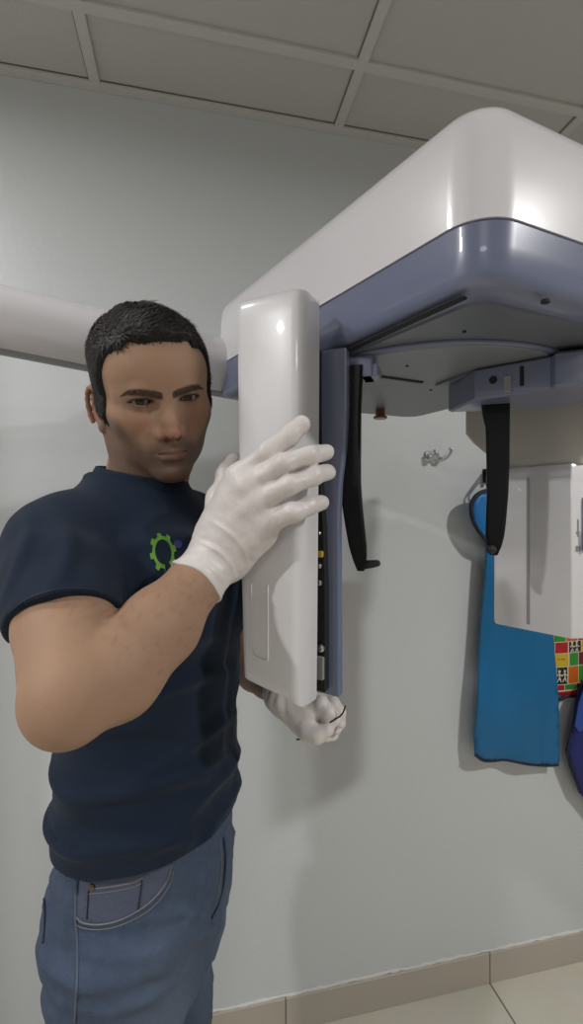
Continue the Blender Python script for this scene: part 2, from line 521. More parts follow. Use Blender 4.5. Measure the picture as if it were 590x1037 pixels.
bm = bmesh.new(); bm_box(bm, p, fa, fn, Zv, (.005, .004, .028), .0012, 1)
from_bm('slit', bm, M_dark, rbr)
p = Vector((.268, .672, 1.540)) + fa * .045
bm = bmesh.new(); bm_box(bm, p, fa, fn, Zv, (.011, .005, .024), .001, 1)
from_bm('latch', bm, M_trim, rbr)

# ---- x-ray tube head on the right
SL, SR = Vector((.3737, .85)), Vector((.4680, .728))
sd = (SR - SL).normalized(); sn = Vector((sd.y, -sd.x))          # along the face / out of it (towards the detector)
if sn.x > 0: sn = -sn
S1 = SL + sd * ((SR - SL).length * .86); S2 = S1 + Vector((.031, .003))
body = [tuple(SL), tuple(S1), tuple(S2), tuple(S2 - sn * .125), tuple(SL - sn * .14)]
bm = bmesh.new()
def srow(z, ins): return [Vector((x, y, z)) for x, y in rounded_poly(inset_poly(body, ins), [.006, .0035, .008, .012, .012], 6)]
bm_loft(bm, [srow(1.152, .006), srow(1.1535, .002), srow(1.158, 0), srow(1.434, 0), srow(1.4385, .002), srow(1.440, .006)])
head = from_bm('tube_head', bm, M_white2, unit, auto=40)
sd3 = Vector((sd.x, sd.y, 0)); sn3 = Vector((sn.x, sn.y, 0)); SL3 = Vector((SL.x, SL.y, 0))
LS = (SR - SL).length
bm = bmesh.new(); bm_box(bm, SL3 + sd3 * (.415 * LS) + Zv * 1.292, sd3, sn3, Zv, (.0055, .003, .256), .0008, 1)
from_bm('beam_slit', bm, M_gslot, head)
d2 = (S2 - S1).normalized(); n2 = Vector((d2.y, -d2.x))
S13 = Vector((S1.x, S1.y, 0)); sd2 = Vector((d2.x, d2.y, 0)); sn2 = Vector((n2.x, n2.y, 0))
def sp(s, z, n=.0006): return S13 + sd2 * (.031 * s) + Zv * z + sn2 * n
# engraved marks near the right edge: an arrow pointing down, a small square symbol; a grip beside them
bm = bmesh.new()
bm_box(bm, sp(.37, 1.337), sd2, sn2, Zv, (.0016, .001, .022))
prism(bm, [(-.0032, 0), (.0032, 0), (0, -.009)], sp(.37, 1.328, .0001), sd2, Zv, sn2, .001)
from_bm('arrow_mark', bm, M_trim, head)
bm = bmesh.new()
for dx, dz, w, h in ((0, .004, .007, .002), (0, -.003, .007, .002), (-.003, 0, .0015, .008), (.003, 0, .0015, .008), (0, .001, .003, .003)):
    bm_box(bm, sp(.37, 1.300 + dz) + sd2 * dx, sd2, sn2, Zv, (w, .001, h))
from_bm('symbol_mark', bm, M_trim, head)
bm = bmesh.new(); g = sp(.66, 1.34, .001)
bm_box(bm, g, sd2, sn2, Zv, (.003, .006, .088), .001, 1)
bm_box(bm, sp(.66, 1.312, .003), sd2, sn2, Zv, (.006, .008, .030), .002, 2)
from_bm('side_grip', bm, M_blue, head)
# neck between tube head and housing
TL = Vector((.339, .905)); top = [TL, TL + sd * .27, TL + sd * .27 - sn * .16, TL - sn * .16]
top = [tuple(p) for p in top]
def nrow(poly, z, r=.012): return [Vector((x, y, z)) for x, y in rounded_poly(poly, r, 4)]
nbody = [tuple(SL), tuple(SR), tuple(SR - sn * .14), tuple(SL - sn * .14)]
mid = [tuple(Vector(a).lerp(Vector(b), .25)) for a, b in zip(top, nbody)]
bm = bmesh.new()
bm_loft(bm, [nrow(inset_poly(nbody, .008), 1.439, .008), nrow(inset_poly(nbody, .006), 1.447, .010), nrow(mid, 1.495), nrow(top, 1.515), nrow(top, ZB - .002)])
from_bm('tube_head_neck', bm, M_neck, unit, auto=35)

# ================================================================== THINGS ON THE WALL
def on_wall(px, py, n=0.0):
    d = Vector(((px - 295) / F, 1.0, (518.5 - py) / F))
    o = Vector((0, 0, CZ)); t = ((W0 + WN * n) - o).dot(WN) / d.dot(WN)
    return o + d * t
def wuz(px, py, n):                    # (u, z) on the plane n in front of the wall
    p = on_wall(px, py, n) - W0 - WN * n
    return (p.dot(WU), p.z)

# small chrome double hook
def steel_hook(c, label):
    t = empty('wall_hook', c); tag(t, label, 'hook', 'coat hooks on the wall')
    bm = bmesh.new()
    bm_loft(bm, [[c + WU * (x * k * 1.2) + Zv * (y * k * 1.2) + WN * n for x, y in rounded_poly([(-.020, -.006), (.012, -.016), (.022, .010), (-.016, .014)], .005, 4)]
                 for n, k in ((0, 1), (.004, 1), (.007, .8))])
    from_bm('back_plate', bm, M_steel, t, auto=40)
    for sx, e in ((-1, (-.006, .016, .034)), (1, (.040, .020, .040))):
        bm = bmesh.new()
        tube_bm(bm, spline([c + WU * (.004 * sx) - Zv * .004 + WN * .006, c + WU * (.008 * sx + e[0] * .3) - Zv * .008 + WN * .022,
                            c + WU * (e[0] * .8) + Zv * .002 + WN * .034, c + WU * e[0] + Zv * e[1] + WN * e[2]], 6), [.0075] * 6 + [.0062] * 12 + [.0078], 10)
        from_bm('prong', bm, M_steel, t, smooth=True)
steel_hook(on_wall(436, 463), 'small shiny chrome double coat hook on the grey wall left of the turquoise apron')

# black coat hook from which the turquoise apron hangs
hk = on_wall(491, 482); t = empty('wall_hook', hk)
tag(t, 'small black hook on the wall just above the turquoise apron', 'hook', 'coat hooks on the wall')
bm = bmesh.new(); bm_box(bm, hk + WN * .003, WU, WN, Zv, (.018, .006, .040), .002, 2)
from_bm('back_plate', bm, M_black, t)
for dz in (.012, -.010):
    bm = bmesh.new()
    tube_bm(bm, spline([hk + Zv * dz + WN * .004, hk + Zv * (dz - .006) + WN * .022, hk + Zv * dz + WN * .034, hk + Zv * (dz + .012) + WN * .036], 6), .0035, 8)
    from_bm('prong', bm, M_black, t, smooth=True)

def sheet(name, outline, n0, th, m, parent, bulge=None, edge=None):
    """a hanging padded sheet: outline in (u, z), thickness th, in front of the wall by n0 (function of u, z)"""
    bm = bmesh.new()
    f0 = [bm.verts.new((u, z, 0)) for u, z in outline]
    bm.faces.new(f0)
    r = bmesh.ops.triangulate(bm, faces=bm.faces)
    for _ in range(5):
        es = [e for e in bm.edges if e.calc_length() > .022]
        if not es: break
        bmesh.ops.subdivide_edges(bm, edges=es, cuts=1)
        bmesh.ops.triangulate(bm, faces=bm.faces)
    bmesh.ops.beautify_fill(bm, faces=bm.faces, edges=[e for e in bm.edges if not e.is_boundary])
    bm.normal_update()
    bd = {v for v in bm.verts if v.is_boundary}
    front = {}; 
    ring_ = list(bm.faces)
    back = {}
    for v in list(bm.verts):
        back[v] = bm.verts.new(v.co)
    for f in ring_:
        bm.faces.new([back[v] for v in reversed(f.verts)])
    for e in [e for e in bm.edges if e.is_boundary and e.verts[0] in back and e.verts[1] in back]:
        a, b = e.verts
        try: bm.faces.new((a, b, back[b], back[a]))
        except ValueError: pass
    for v, w in back.items():
        u, z = v.co.x, v.co.y
        n = n0(u, z); k = 0 if v in bd else 1
        v.co = W0 + WU * u + Zv * z + WN * (n + th * (.6 + .4 * k))
        w.co = W0 + WU * u + Zv * z + WN * (n)
    return from_bm(name, bm, m, parent, smooth=False, auto=60)

def binding(name, path, n0, th, r, m, parent):
    bm = bmesh.new()
    tube_bm(bm, spline([W0 + WU * u + Zv * z + WN * (n0(u, z) + th * .5) for u, z in path], 6), r, 8)
    return from_bm(name, bm, m, parent, smooth=True)

# turquoise apron: a rounded shoulder flap at the top and a long straight body
NA = 0.036
def n_ap(u, z): return NA + .008 * math.sin(u * 38 + 1.0) * min(1, max(0, (1.25 - z) / .4)) + .004 * math.sin(z * 17)
au = [wuz(*q, NA) for q in ((491, 552), (487, 610), (482, 680), (477.5, 745), (479, 762), (487, 768), (500, 770.5), (512, 769.5), (530, 771), (545, 774), (558, 775.5), (565, 774), (566.5, 768),
                            (563, 700), (560, 640), (558, 560), (556, 500), (505, 500))]
apr = empty('lead_apron', on_wall(520, 640, NA))
tag(apr, 'long plain turquoise lead apron with dark navy binding hanging on the wall', 'apron', 'lead aprons hanging on the wall')
sheet('apron_body', au, n_ap, .014, M_cyan, apr)
binding('hem_binding', [au[4], au[5], au[6], au[7], au[8], au[9], au[10], au[11]], n_ap, .014, .0052, M_navy, apr)
def n_fl(u, z): return NA + .022
fu = [wuz(*q, NA + .02) for q in ((497, 496.5), (487, 498), (479, 503), (475, 512), (475.5, 522), (479, 532), (485, 541), (492, 548), (506, 552), (520, 545), (524, 520), (515, 499))]
fl = sheet('shoulder_flap', fu, n_fl, .014, M_cyan2, apr)
binding('flap_binding', fu + [fu[0]], n_fl, .014, .0058, M_navy, fl)
# the loop it hangs by
bm = bmesh.new()
a = wp(*[wuz(499, 498, NA + .025)[0], wuz(499, 498, NA + .025)[1]], NA + .028)
tube_bm(bm, spline([a, a + Zv * .03 - WU * .008, hk + Zv * .012 + WN * .030 + WU * .004, hk + Zv * .014 + WN * .028 - WU * .004, a + Zv * .02 - WU * .022, a - WU * .012], 6), .0028, 8)
from_bm('hanging_loop', bm, M_navy, apr, smooth=True)

# patchwork apron: coloured squares with pale lines and little figures, behind the tube head
pt = empty('lead_apron', on_wall(585, 660, .03))
tag(pt, 'short multicoloured patchwork lead apron with red, yellow, green and orange squares behind the tube head', 'apron', 'lead aprons hanging on the wall')
PU = [wuz(*q, .012) for q in ((557, 560), (558, 640), (560.5, 703.3), (575, 704.5), (592, 705), (640, 706), (690, 700), (688, 560))]
NP = lambda u, z: .006 + .003 * math.sin(u * 40)
pcols = {'red': (.42, .012, .012), 'yellow': (.62, .42, .03), 'green': (.03, .26, .03), 'orange': (.62, .12, .008), 'dark': (.02, .012, .012), 'maroon': (.16, .01, .02)}
pm = {k: mat('patch_' + k, c, .5) for k, c in pcols.items()}
M_line = mat('patch_line', (.62, .58, .45), .6)
backing = sheet('apron_body', PU, NP, .012, pm['red'], pt)
binding('hem_binding', [PU[1], PU[2], PU[3], PU[4], PU[5], PU[6]], NP, .012, .005, M_navy, pt)
# printed front: one sheet of small cells, coloured patch by patch, with pale lines, stick figures and dots
u0, z0 = wuz(561.5, 700, .018); cw = .043
grid = [['red', 'green', 'red', 'yellow', 'green'], ['dark', 'orange', 'green', 'dark', 'red'], ['yellow', 'green', 'maroon', 'orange', 'yellow'], ['red', 'dark', 'yellow', 'green', 'dark'], ['green', 'orange', 'red', 'yellow', 'red']]
hs = [.018, .052, .040, .034, .04]
offs = [-.005, .0, -.003, .002, 0]
keys = list(pcols) + ['line']
def seg_d(p, a, b):
    a = Vector(a); b = Vector(b); p = Vector(p); d = b - a
    t = max(0, min(1, (p - a).dot(d) / d.length_squared)); return (p - a - d * t).length
def patch_at(u, z):
    zz = z0 + math.floor(max(0, z - z0) / sum(hs)) * sum(hs)
    for r, row in enumerate(grid):
        if z < zz + hs[r] or r == len(grid) - 1: break
        zz += hs[r]
    uu = u0 + offs[r] - .045
    cols_ = [row[-1]] + row + row + row
    for c, colr in enumerate(cols_):
        w_ = cw * (1.0 + .12 * ((r * 3 + c * 5) % 4 - 1.5) / 1.5)
        if u < uu + w_: break
        uu += w_
    if u - uu < .0022 or z - zz < .0022: return 'line'
    du, dz = u - uu - w_ / 2, z - zz - hs[r] / 2
    if colr == 'dark' and hs[r] > .03:
        for sx in (-.009, .009):
            q = (du - sx, dz)
            if Vector((q[0], q[1] - .014)).length < .0042: return 'line'
            for a_, b_ in (((0, .010), (.001, -.004)), ((0, .007), (.008, .001)), ((0, .007), (-.007, .002)), ((.001, -.004), (.006, -.017)), ((.001, -.004), (-.006, -.016))):
                if seg_d(q, a_, b_) < .0017: return 'line'
    if colr == 'yellow' and hs[r] > .03:
        for sx in (-.009, 0, .009):
            if Vector((du - sx, dz - .004)).length < .003: return 'red'
    return colr
bm = bmesh.new(); st = .0020
NU = int((wuz(686, 690, .018)[0] - u0) / st); NZ = int((wuz(600, 568, .018)[1] - z0) / st)
vg = [[bm.verts.new(wp(u0 - .006 + i * st, z0 - .002 + j * st, NP(u0 - .006 + i * st, 0) + .0128)) for i in range(NU)] for j in range(NZ)]
for j in range(NZ - 1):
    for i in range(NU - 1):
        f = bm.faces.new((vg[j][i], vg[j][i + 1], vg[j + 1][i + 1], vg[j + 1][i]))
        f.material_index = keys.index(patch_at(u0 - .006 + (i + .5) * st, z0 - .002 + (j + .5) * st))
from_bm('patchwork_print', bm, [pm[k] for k in pcols] + [M_line], backing)

# royal blue apron, folded over, at the right edge of the picture
ra = empty('lead_apron', on_wall(600, 750, .02))
tag(ra, 'dark royal blue lead apron hanging low at the right edge below the patchwork apron', 'apron', 'lead aprons hanging on the wall')
RU = [wuz(*q, .045) for q in ((592, 690), (583, 720), (575.5, 752), (574.5, 762), (579, 778), (589, 804), (610, 830), (670, 830), (680, 690))]
NR = lambda u, z: .036 + .006 * math.sin(u * 30 + z * 20)
rb = sheet('apron_body', RU, NR, .016, M_royal, ra)
RF = [wuz(*q, .064) for q in ((594, 690), (586, 712), (582, 735), (586, 741), (600, 738), (640, 730), (660, 690))]
sheet('folded_flap', RF, lambda u, z: .060, .006, M_royal2, ra)
binding('hem_binding', RU[0:6], NR, .016, .004, M_navy, ra)

# ================================================================== LIGHT, CAMERA
def lamp(name, x, y, power, r, spread, col=(1, .995, .985)):
    li = bpy.data.lights.new(name, 'AREA'); li.shape = 'DISK'; li.size = r * 2
    li.energy = power; li.color = col; li.spread = math.radians(spread)
    o = bpy.data.objects.new(name, li); COL.objects.link(o)
    o.location = (x, y, HC - .012)
    return o
LAMPS = [(-1.43, -.67, 26, .06), (1.48, -.15, 26, .07), (-.1, -1.9, 9, .30), (-.95, .30, 5.5, .08)]  # the third, wide one is an added frontal fill behind the camera
for x, y, e, r in LAMPS:
    lamp('ceiling_or_fill_light', x, y, e, r, 175)
w = bpy.data.worlds.new('world'); S.world = w; w.use_nodes = True
w.node_tree.nodes['Background'].inputs['Color'].default_value = (.5, .5, .5, 1)
w.node_tree.nodes['Background'].inputs['Strength'].default_value = 0.0

cam = bpy.data.cameras.new('camera'); co = bpy.data.objects.new('camera', cam); COL.objects.link(co)
cam.sensor_fit = 'VERTICAL'; cam.sensor_height = 36.0; cam.sensor_width = 36.0
cam.lens = F / 1037.0 * 36.0
cam.clip_start = 0.02
co.location = (0, 0, CZ); co.rotation_euler = (math.pi / 2, 0, 0)
S.camera = co
S.view_settings.view_transform = 'Standard'; S.view_settings.look = 'None'
S.view_settings.exposure = 0.0; S.view_settings.gamma = 1.0; S.view_settings.use_curve_mapping = False

# ================================================================== SIGNED-DISTANCE SCULPTING
class Vol:
    def __init__(s, lo, hi, h):
        s.lo = np.array(lo, np.float32); s.h = h; s.pad = 0.0
        s.n = np.ceil((np.array(hi) - s.lo) / h).astype(int) + 1
        s.d = np.full(s.n, 1.0, np.float32)
    def win(s, lo, hi, pad):
        a = np.clip(np.floor((np.array(lo) - pad - s.lo) / s.h).astype(int), 0, s.n - 1)
        b = np.clip(np.ceil((np.array(hi) + pad - s.lo) / s.h).astype(int) + 1, 1, s.n)
        sl = tuple(slice(i, j) for i, j in zip(a, b))
        ax = [(s.lo[k] + s.h * np.arange(a[k], b[k])).astype(np.float32) for k in range(3)]
        return sl, ax[0][:, None, None], ax[1][None, :, None], ax[2][None, None, :]
    def op(s, prim, mode='u', k=0.0):
        f, lo, hi = prim
        sl, X, Y, Z = s.win(lo, hi, 2 * k + 3 * s.h + s.pad)
        if s.d[sl].size == 0: return
        a = s.d[sl]; b = f(X, Y, Z).astype(np.float32)
        if mode == 'u':
            r = np.minimum(a, b)
            if k > 0: r = r - np.maximum(k - np.abs(a - b), 0) ** 2 / (4 * k)
        elif mode == 's':
            r = np.maximum(a, -b)
            if k > 0: r = r + np.maximum(k - np.abs(a + b), 0) ** 2 / (4 * k)
        else:
            r = np.maximum(a, b)
        s.d[sl] = r
    def add(s, prim, k=0.0): s.op(prim, 'u', k)
    def cut(s, prim, k=0.0): s.op(prim, 's', k)
    def shift(s, f, lo, hi):
        """move the surface outwards by f"""
        sl, X, Y, Z = s.win(lo, hi, 0)
        if s.d[sl].size: s.d[sl] -= f(X, Y, Z).astype(np.float32)
    def mesh(s):
        d = s.d; sg = d < 0
        nx, ny, nz = d.shape
        c = [sg[i:nx - 1 + i, j:ny - 1 + j, k:nz - 1 + k] for i in (0, 1) for j in (0, 1) for k in (0, 1)]
        cnt = sum(x.astype(np.int8) for x in c)
        act = (cnt > 0) & (cnt < 8)
        idx = np.argwhere(act)
        vid = np.full(act.shape, -1, np.int32); vid[act] = np.arange(len(idx))
        acc = np.zeros((len(idx), 3), np.float32); num = np.zeros(len(idx), np.float32)
        I, J, K = idx.T
        cor = [(i, j, k) for i in (0, 1) for j in (0, 1) for k in (0, 1)]
        val = {q: d[I + q[0], J + q[1], K + q[2]] for q in cor}
        for p in cor:
            for ax in range(3):
                if p[ax]: continue
                q = list(p); q[ax] = 1; q = tuple(q)
                va, vb = val[p], val[q]
                m = (va < 0) != (vb < 0)
                t = np.where(m, va / np.where(m, va - vb, 1), 0)
                for e in range(3):
                    acc[:, e] += np.where(m, p[e] + (t if e == ax else 0), 0)
                num += m
        v = (idx + acc / num[:, None]) * s.h + s.lo
        quads = []
        for ax in range(3):
            sa = [slice(None)] * 3; sb = [slice(None)] * 3
            sa[ax] = slice(0, -1); sb[ax] = slice(1, None)
            A, B = sg[tuple(sa)], sg[tuple(sb)]
            e = np.argwhere(A != B)
            u, w = (ax + 1) % 3, (ax + 2) % 3
            e = e[(e[:, u] > 0) & (e[:, w] > 0) & (e[:, u] < d.shape[u] - 1) & (e[:, w] < d.shape[w] - 1)]
            flip = B[tuple(e.T)]
            o = []
            for du, dw in ((1, 1), (0, 1), (0, 0), (1, 0)):
                f = e.copy(); f[:, u] -= du; f[:, w] -= dw
                o.append(vid[tuple(f.T)])
            q = np.stack(o, 1)
            q[flip] = q[flip][:, ::-1]
            quads.append(q)
        q = np.concatenate(quads)
        return v, q[(q >= 0).all(1)]

def v3(p): return np.array(p, np.float32)
def ell(c, r, R=None):
    """ellipsoid; R rows are its axes"""
    c = v3(c); r = v3(r); R = np.eye(3, dtype=np.float32) if R is None else np.array(R, np.float32)
    e = np.sqrt(((R * r[:, None]) ** 2).sum(0))
    def f(X, Y, Z):
        x, y, z = X - c[0], Y - c[1], Z - c[2]
        q = [R[i][0] * x + R[i][1] * y + R[i][2] * z for i in range(3)]
        k0 = np.sqrt(sum((q[i] / r[i]) ** 2 for i in range(3))); k1 = np.sqrt(sum((q[i] / r[i] ** 2) ** 2 for i in range(3))) + 1e-6
        return k0 * (k0 - 1) / k1
    return f, c - e, c + e
def cone(a, b, ra, rb):
    a = v3(a); b = v3(b); ba = b - a; L2 = float((ba * ba).sum()) + 1e-12
    r = max(ra, rb)
    def f(X, Y, Z):
        x, y, z = X - a[0], Y - a[1], Z - a[2]
        t = np.clip((x * ba[0] + y * ba[1] + z * ba[2]) / L2, 0, 1)
        return np.sqrt((x - t * ba[0]) ** 2 + (y - t * ba[1]) ** 2 + (z - t * ba[2]) ** 2) - (ra + (rb - ra) * t)
    return f, np.minimum(a, b) - r, np.maximum(a, b) + r
def chain(vol, pts, rad, k):
    for a, b, ra, rb in zip(pts, pts[1:], rad, rad[1:]): vol.add(cone(a, b, ra, rb), k)
def stack(rows, o, l, f_):
    """upright limb or trunk of elliptic sections: rows (z, along l, along f, radius l, radius f), z rising"""
    rows = np.array(rows, np.float32); o = v3(o); l = v3(l); f_ = v3(f_)
    zs = rows[:, 0]
    def fn(X, Y, Z):
        z = np.clip(Z, zs[0], zs[-1])
        g = [np.interp(z.ravel(), zs, rows[:, i]).reshape(z.shape).astype(np.float32) for i in range(1, 5)]
        x, y = X - o[0], Y - o[1]
        a = x * l[0] + y * l[1] - g[0]; b = x * f_[0] + y * f_[1] - g[1]
        k0 = np.sqrt((a / g[2]) ** 2 + (b / g[3]) ** 2) + 1e-6
        k1 = np.sqrt((a / g[2] ** 2) ** 2 + (b / g[3] ** 2) ** 2) + 1e-6
        d = k0 * (k0 - 1) / k1
        return np.maximum(d, np.maximum(zs[0] - Z, Z - zs[-1]))
    m = rows[:, 1:].max() + np.abs(rows[:, 1:3]).max()
    return fn, np.array([o[0] - m, o[1] - m, zs[0]]), np.array([o[0] + m, o[1] + m, zs[-1]])
def smooth_rows(rows, n=6):
    """resample stack rows with a Catmull-Rom curve"""
    R = np.array(rows, float); out = []
    for i in range(len(R) - 1):
        a = R[max(i - 1, 0)]; b = R[i]; c = R[i + 1]; d = R[min(i + 2, len(R) - 1)]
        for k in range(n):
            t = k / n
            q = .5 * (2 * b + (c - a) * t + (2 * a - 5 * b + 4 * c - d) * t * t + (3 * b - a - 3 * c + d) * t ** 3)
            q[0] = b[0] + (c[0] - b[0]) * t; out.append(q)
    out.append(R[-1]); return out
def half(p, n, lo, hi):
    """half space below the plane through p with normal n, limited to a box"""
    p = v3(p); n = v3(n); n = n / np.linalg.norm(n)
    return (lambda X, Y, Z: (X - p[0]) * n[0] + (Y - p[1]) * n[1] + (Z - p[2]) * n[2]), np.array(lo), np.array(hi)
def sstep(a, b, x):
    t = np.clip((x - a) / (b - a), 0, 1); return t * t * (3 - 2 * t)
_rng = np.random.RandomState(3)
_lat = _rng.rand(32, 32, 32).astype(np.float32) * 2 - 1
def noise(x, y, z):
    """smooth value noise, -1..1"""
    x, y, z = np.broadcast_arrays(x, y, z)
    i, j, k = np.floor(x).astype(int), np.floor(y).astype(int), np.floor(z).astype(int)
    u, v, w = x - i, y - j, z - k
    u, v, w = u * u * (3 - 2 * u), v * v * (3 - 2 * v), w * w * (3 - 2 * w)
    g = lambda a, b, c: _lat[(i + a) & 31, (j + b) & 31, (k + c) & 31]
    return ((g(0, 0, 0) * (1 - u) + g(1, 0, 0) * u) * (1 - v) + (g(0, 1, 0) * (1 - u) + g(1, 1, 0) * u) * v) * (1 - w) + \
           ((g(0, 0, 1) * (1 - u) + g(1, 0, 1) * u) * (1 - v) + (g(0, 1, 1) * (1 - u) + g(1, 1, 1) * u) * v) * w

# ------------------------------------------------------------------ materials of the man
def attr_mat(name, base, layers, rough, sss=0.0, bump=None, var=None):
    """base colour with further colours mixed in by vertex attributes: layers = [(attribute, colour)]"""
    m = mat(name, base, rough, bump=bump, var=var)
    nt = m.node_tree; b = nt.nodes['Principled BSDF']
    src = b.inputs['Base Color'].links[0].from_socket if b.inputs['Base Color'].links else None
    for an, c in layers:
        at_ = nt.nodes.new('ShaderNodeAttribute'); at_.attribute_name = an
        mx = nt.nodes.new('ShaderNodeMix'); mx.data_type = 'RGBA'
        nt.links.new(at_.outputs['Fac'], mx.inputs['Factor'])
        if src is not None: nt.links.new(src, mx.inputs['A'])
        else: mx.inputs['A'].default_value = (*base, 1)
        mx.inputs['B'].default_value = (*c, 1)
        src = mx.outputs['Result']
    nt.links.new(src, b.inputs['Base Color'])
    if sss:
        b.inputs['Subsurface Weight'].default_value = sss
        b.inputs['Subsurface Radius'].default_value = (.012, .004, .002)
        b.inputs['Subsurface Scale'].default_value = 0.5
    return m
M_skin = attr_mat('skin', (0.385, 0.235, 0.153), [('flush', (.34, .15, .105)), ('hairy', (.16, .10, .07)), ('lip', (.25, .135, .105)), ('stubble', (.125, .085, .065)), ('brow', (.022, .015, .011))], 0.6, .06, bump=(350, .0003), var=(25, .06))
M_skin.node_tree.nodes['Principled BSDF'].inputs['Specular IOR Level'].default_value = .32
M_hair = mat('dark_brown_hair', (0.0065, 0.0045, 0.0035), 0.6, bump=(160, .0008), var=(60, .3))
M_eye = attr_mat('eye', (.36, .33, .31), [('iris', (.035, .018, .010)), ('pupil', (.003, .003, .003))], 0.08)
M_shirt = mat('navy_cotton', (0.008, 0.0165, 0.036), 0.85, bump=(900, .0004), var=(14, .08), spec=.25, Sheen_Weight=.05)
M_green = mat('green_print', (0.11, 0.30, 0.03), 0.6)
M_purple = mat('purple_print', (0.05, 0.04, 0.20), 0.6)
M_glove = mat('white_latex', (0.74, 0.685, 0.665), 0.42, bump=(70, .0016), var=(12, .03), Subsurface_Weight=.05)
M_denim = attr_mat('blue_denim', (0.050, 0.074, 0.128), [('faded', (.13, .165, .225)), ('pocket', (.085, .10, .155)), ('seam', (.022, .03, .05))], 0.85, bump=(260, .0012), var=(70, .28))
M_thread = mat('pale_thread', (.19, .185, .19), .7)
M_seam2 = mat('denim_seam', (.10, .125, .175), .8)
M_brass = mat('copper_rivet', (.18, .13, .09), .4, .9)
M_shoe = mat('dark_shoe', (.03, .03, .035), .5)
M_sole = mat('white_sole', (.6, .6, .6), .6)

person = empty('person', (-.21, .66, 0))
tag(person, 'dark-haired man in navy t-shirt, jeans and white gloves gripping the machine', 'person')

# joints (world)
RSH, REL, RWR = at(61, 556, .55), at(72, 702, .388), at(221, 565, .552)
LSH, LEL, LWR = Vector((-.130, .866, 1.335)), at(251, 672, .92), at(286, 705, .735)
TO = (-.208, .692, 0)                       # trunk axis
tf = Vector((.90, -.436, 0)); tl = Vector((.436, .90, 0))
def trunk(a, b, z): return Vector((TO[0], TO[1], 0)) + tl * a + tf * b + Zv * z

# ------------------------------------------------------------------ HEAD (local: x to his left, y forward, z up, origin between the ears at eye level)
HP = Vector((-.2018, .657, 1.532))
yaw, pitch, roll = math.radians(30), math.radians(19), math.radians(12)
f0 = Vector((math.sin(yaw), -math.cos(yaw), 0)); l0 = Vector((math.cos(yaw), math.sin(yaw), 0))
f1 = f0 * math.cos(pitch) - Zv * math.sin(pitch); u1 = Zv * math.cos(pitch) + f0 * math.sin(pitch)
l2 = l0 * math.cos(roll) + u1 * math.sin(roll); u2 = u1 * math.cos(roll) - l0 * math.sin(roll)
HR = Matrix((l2, f1, u2)).transposed()     # local -> world
HS = 0.98
def h2w(p): return HP + HR @ (Vector(p) * HS)
def w2h(p): return (HR.transposed() @ (Vector(p) - HP)) / HS
EX, EY, EZ, ER = .0315, .0765, 0.0, .0122

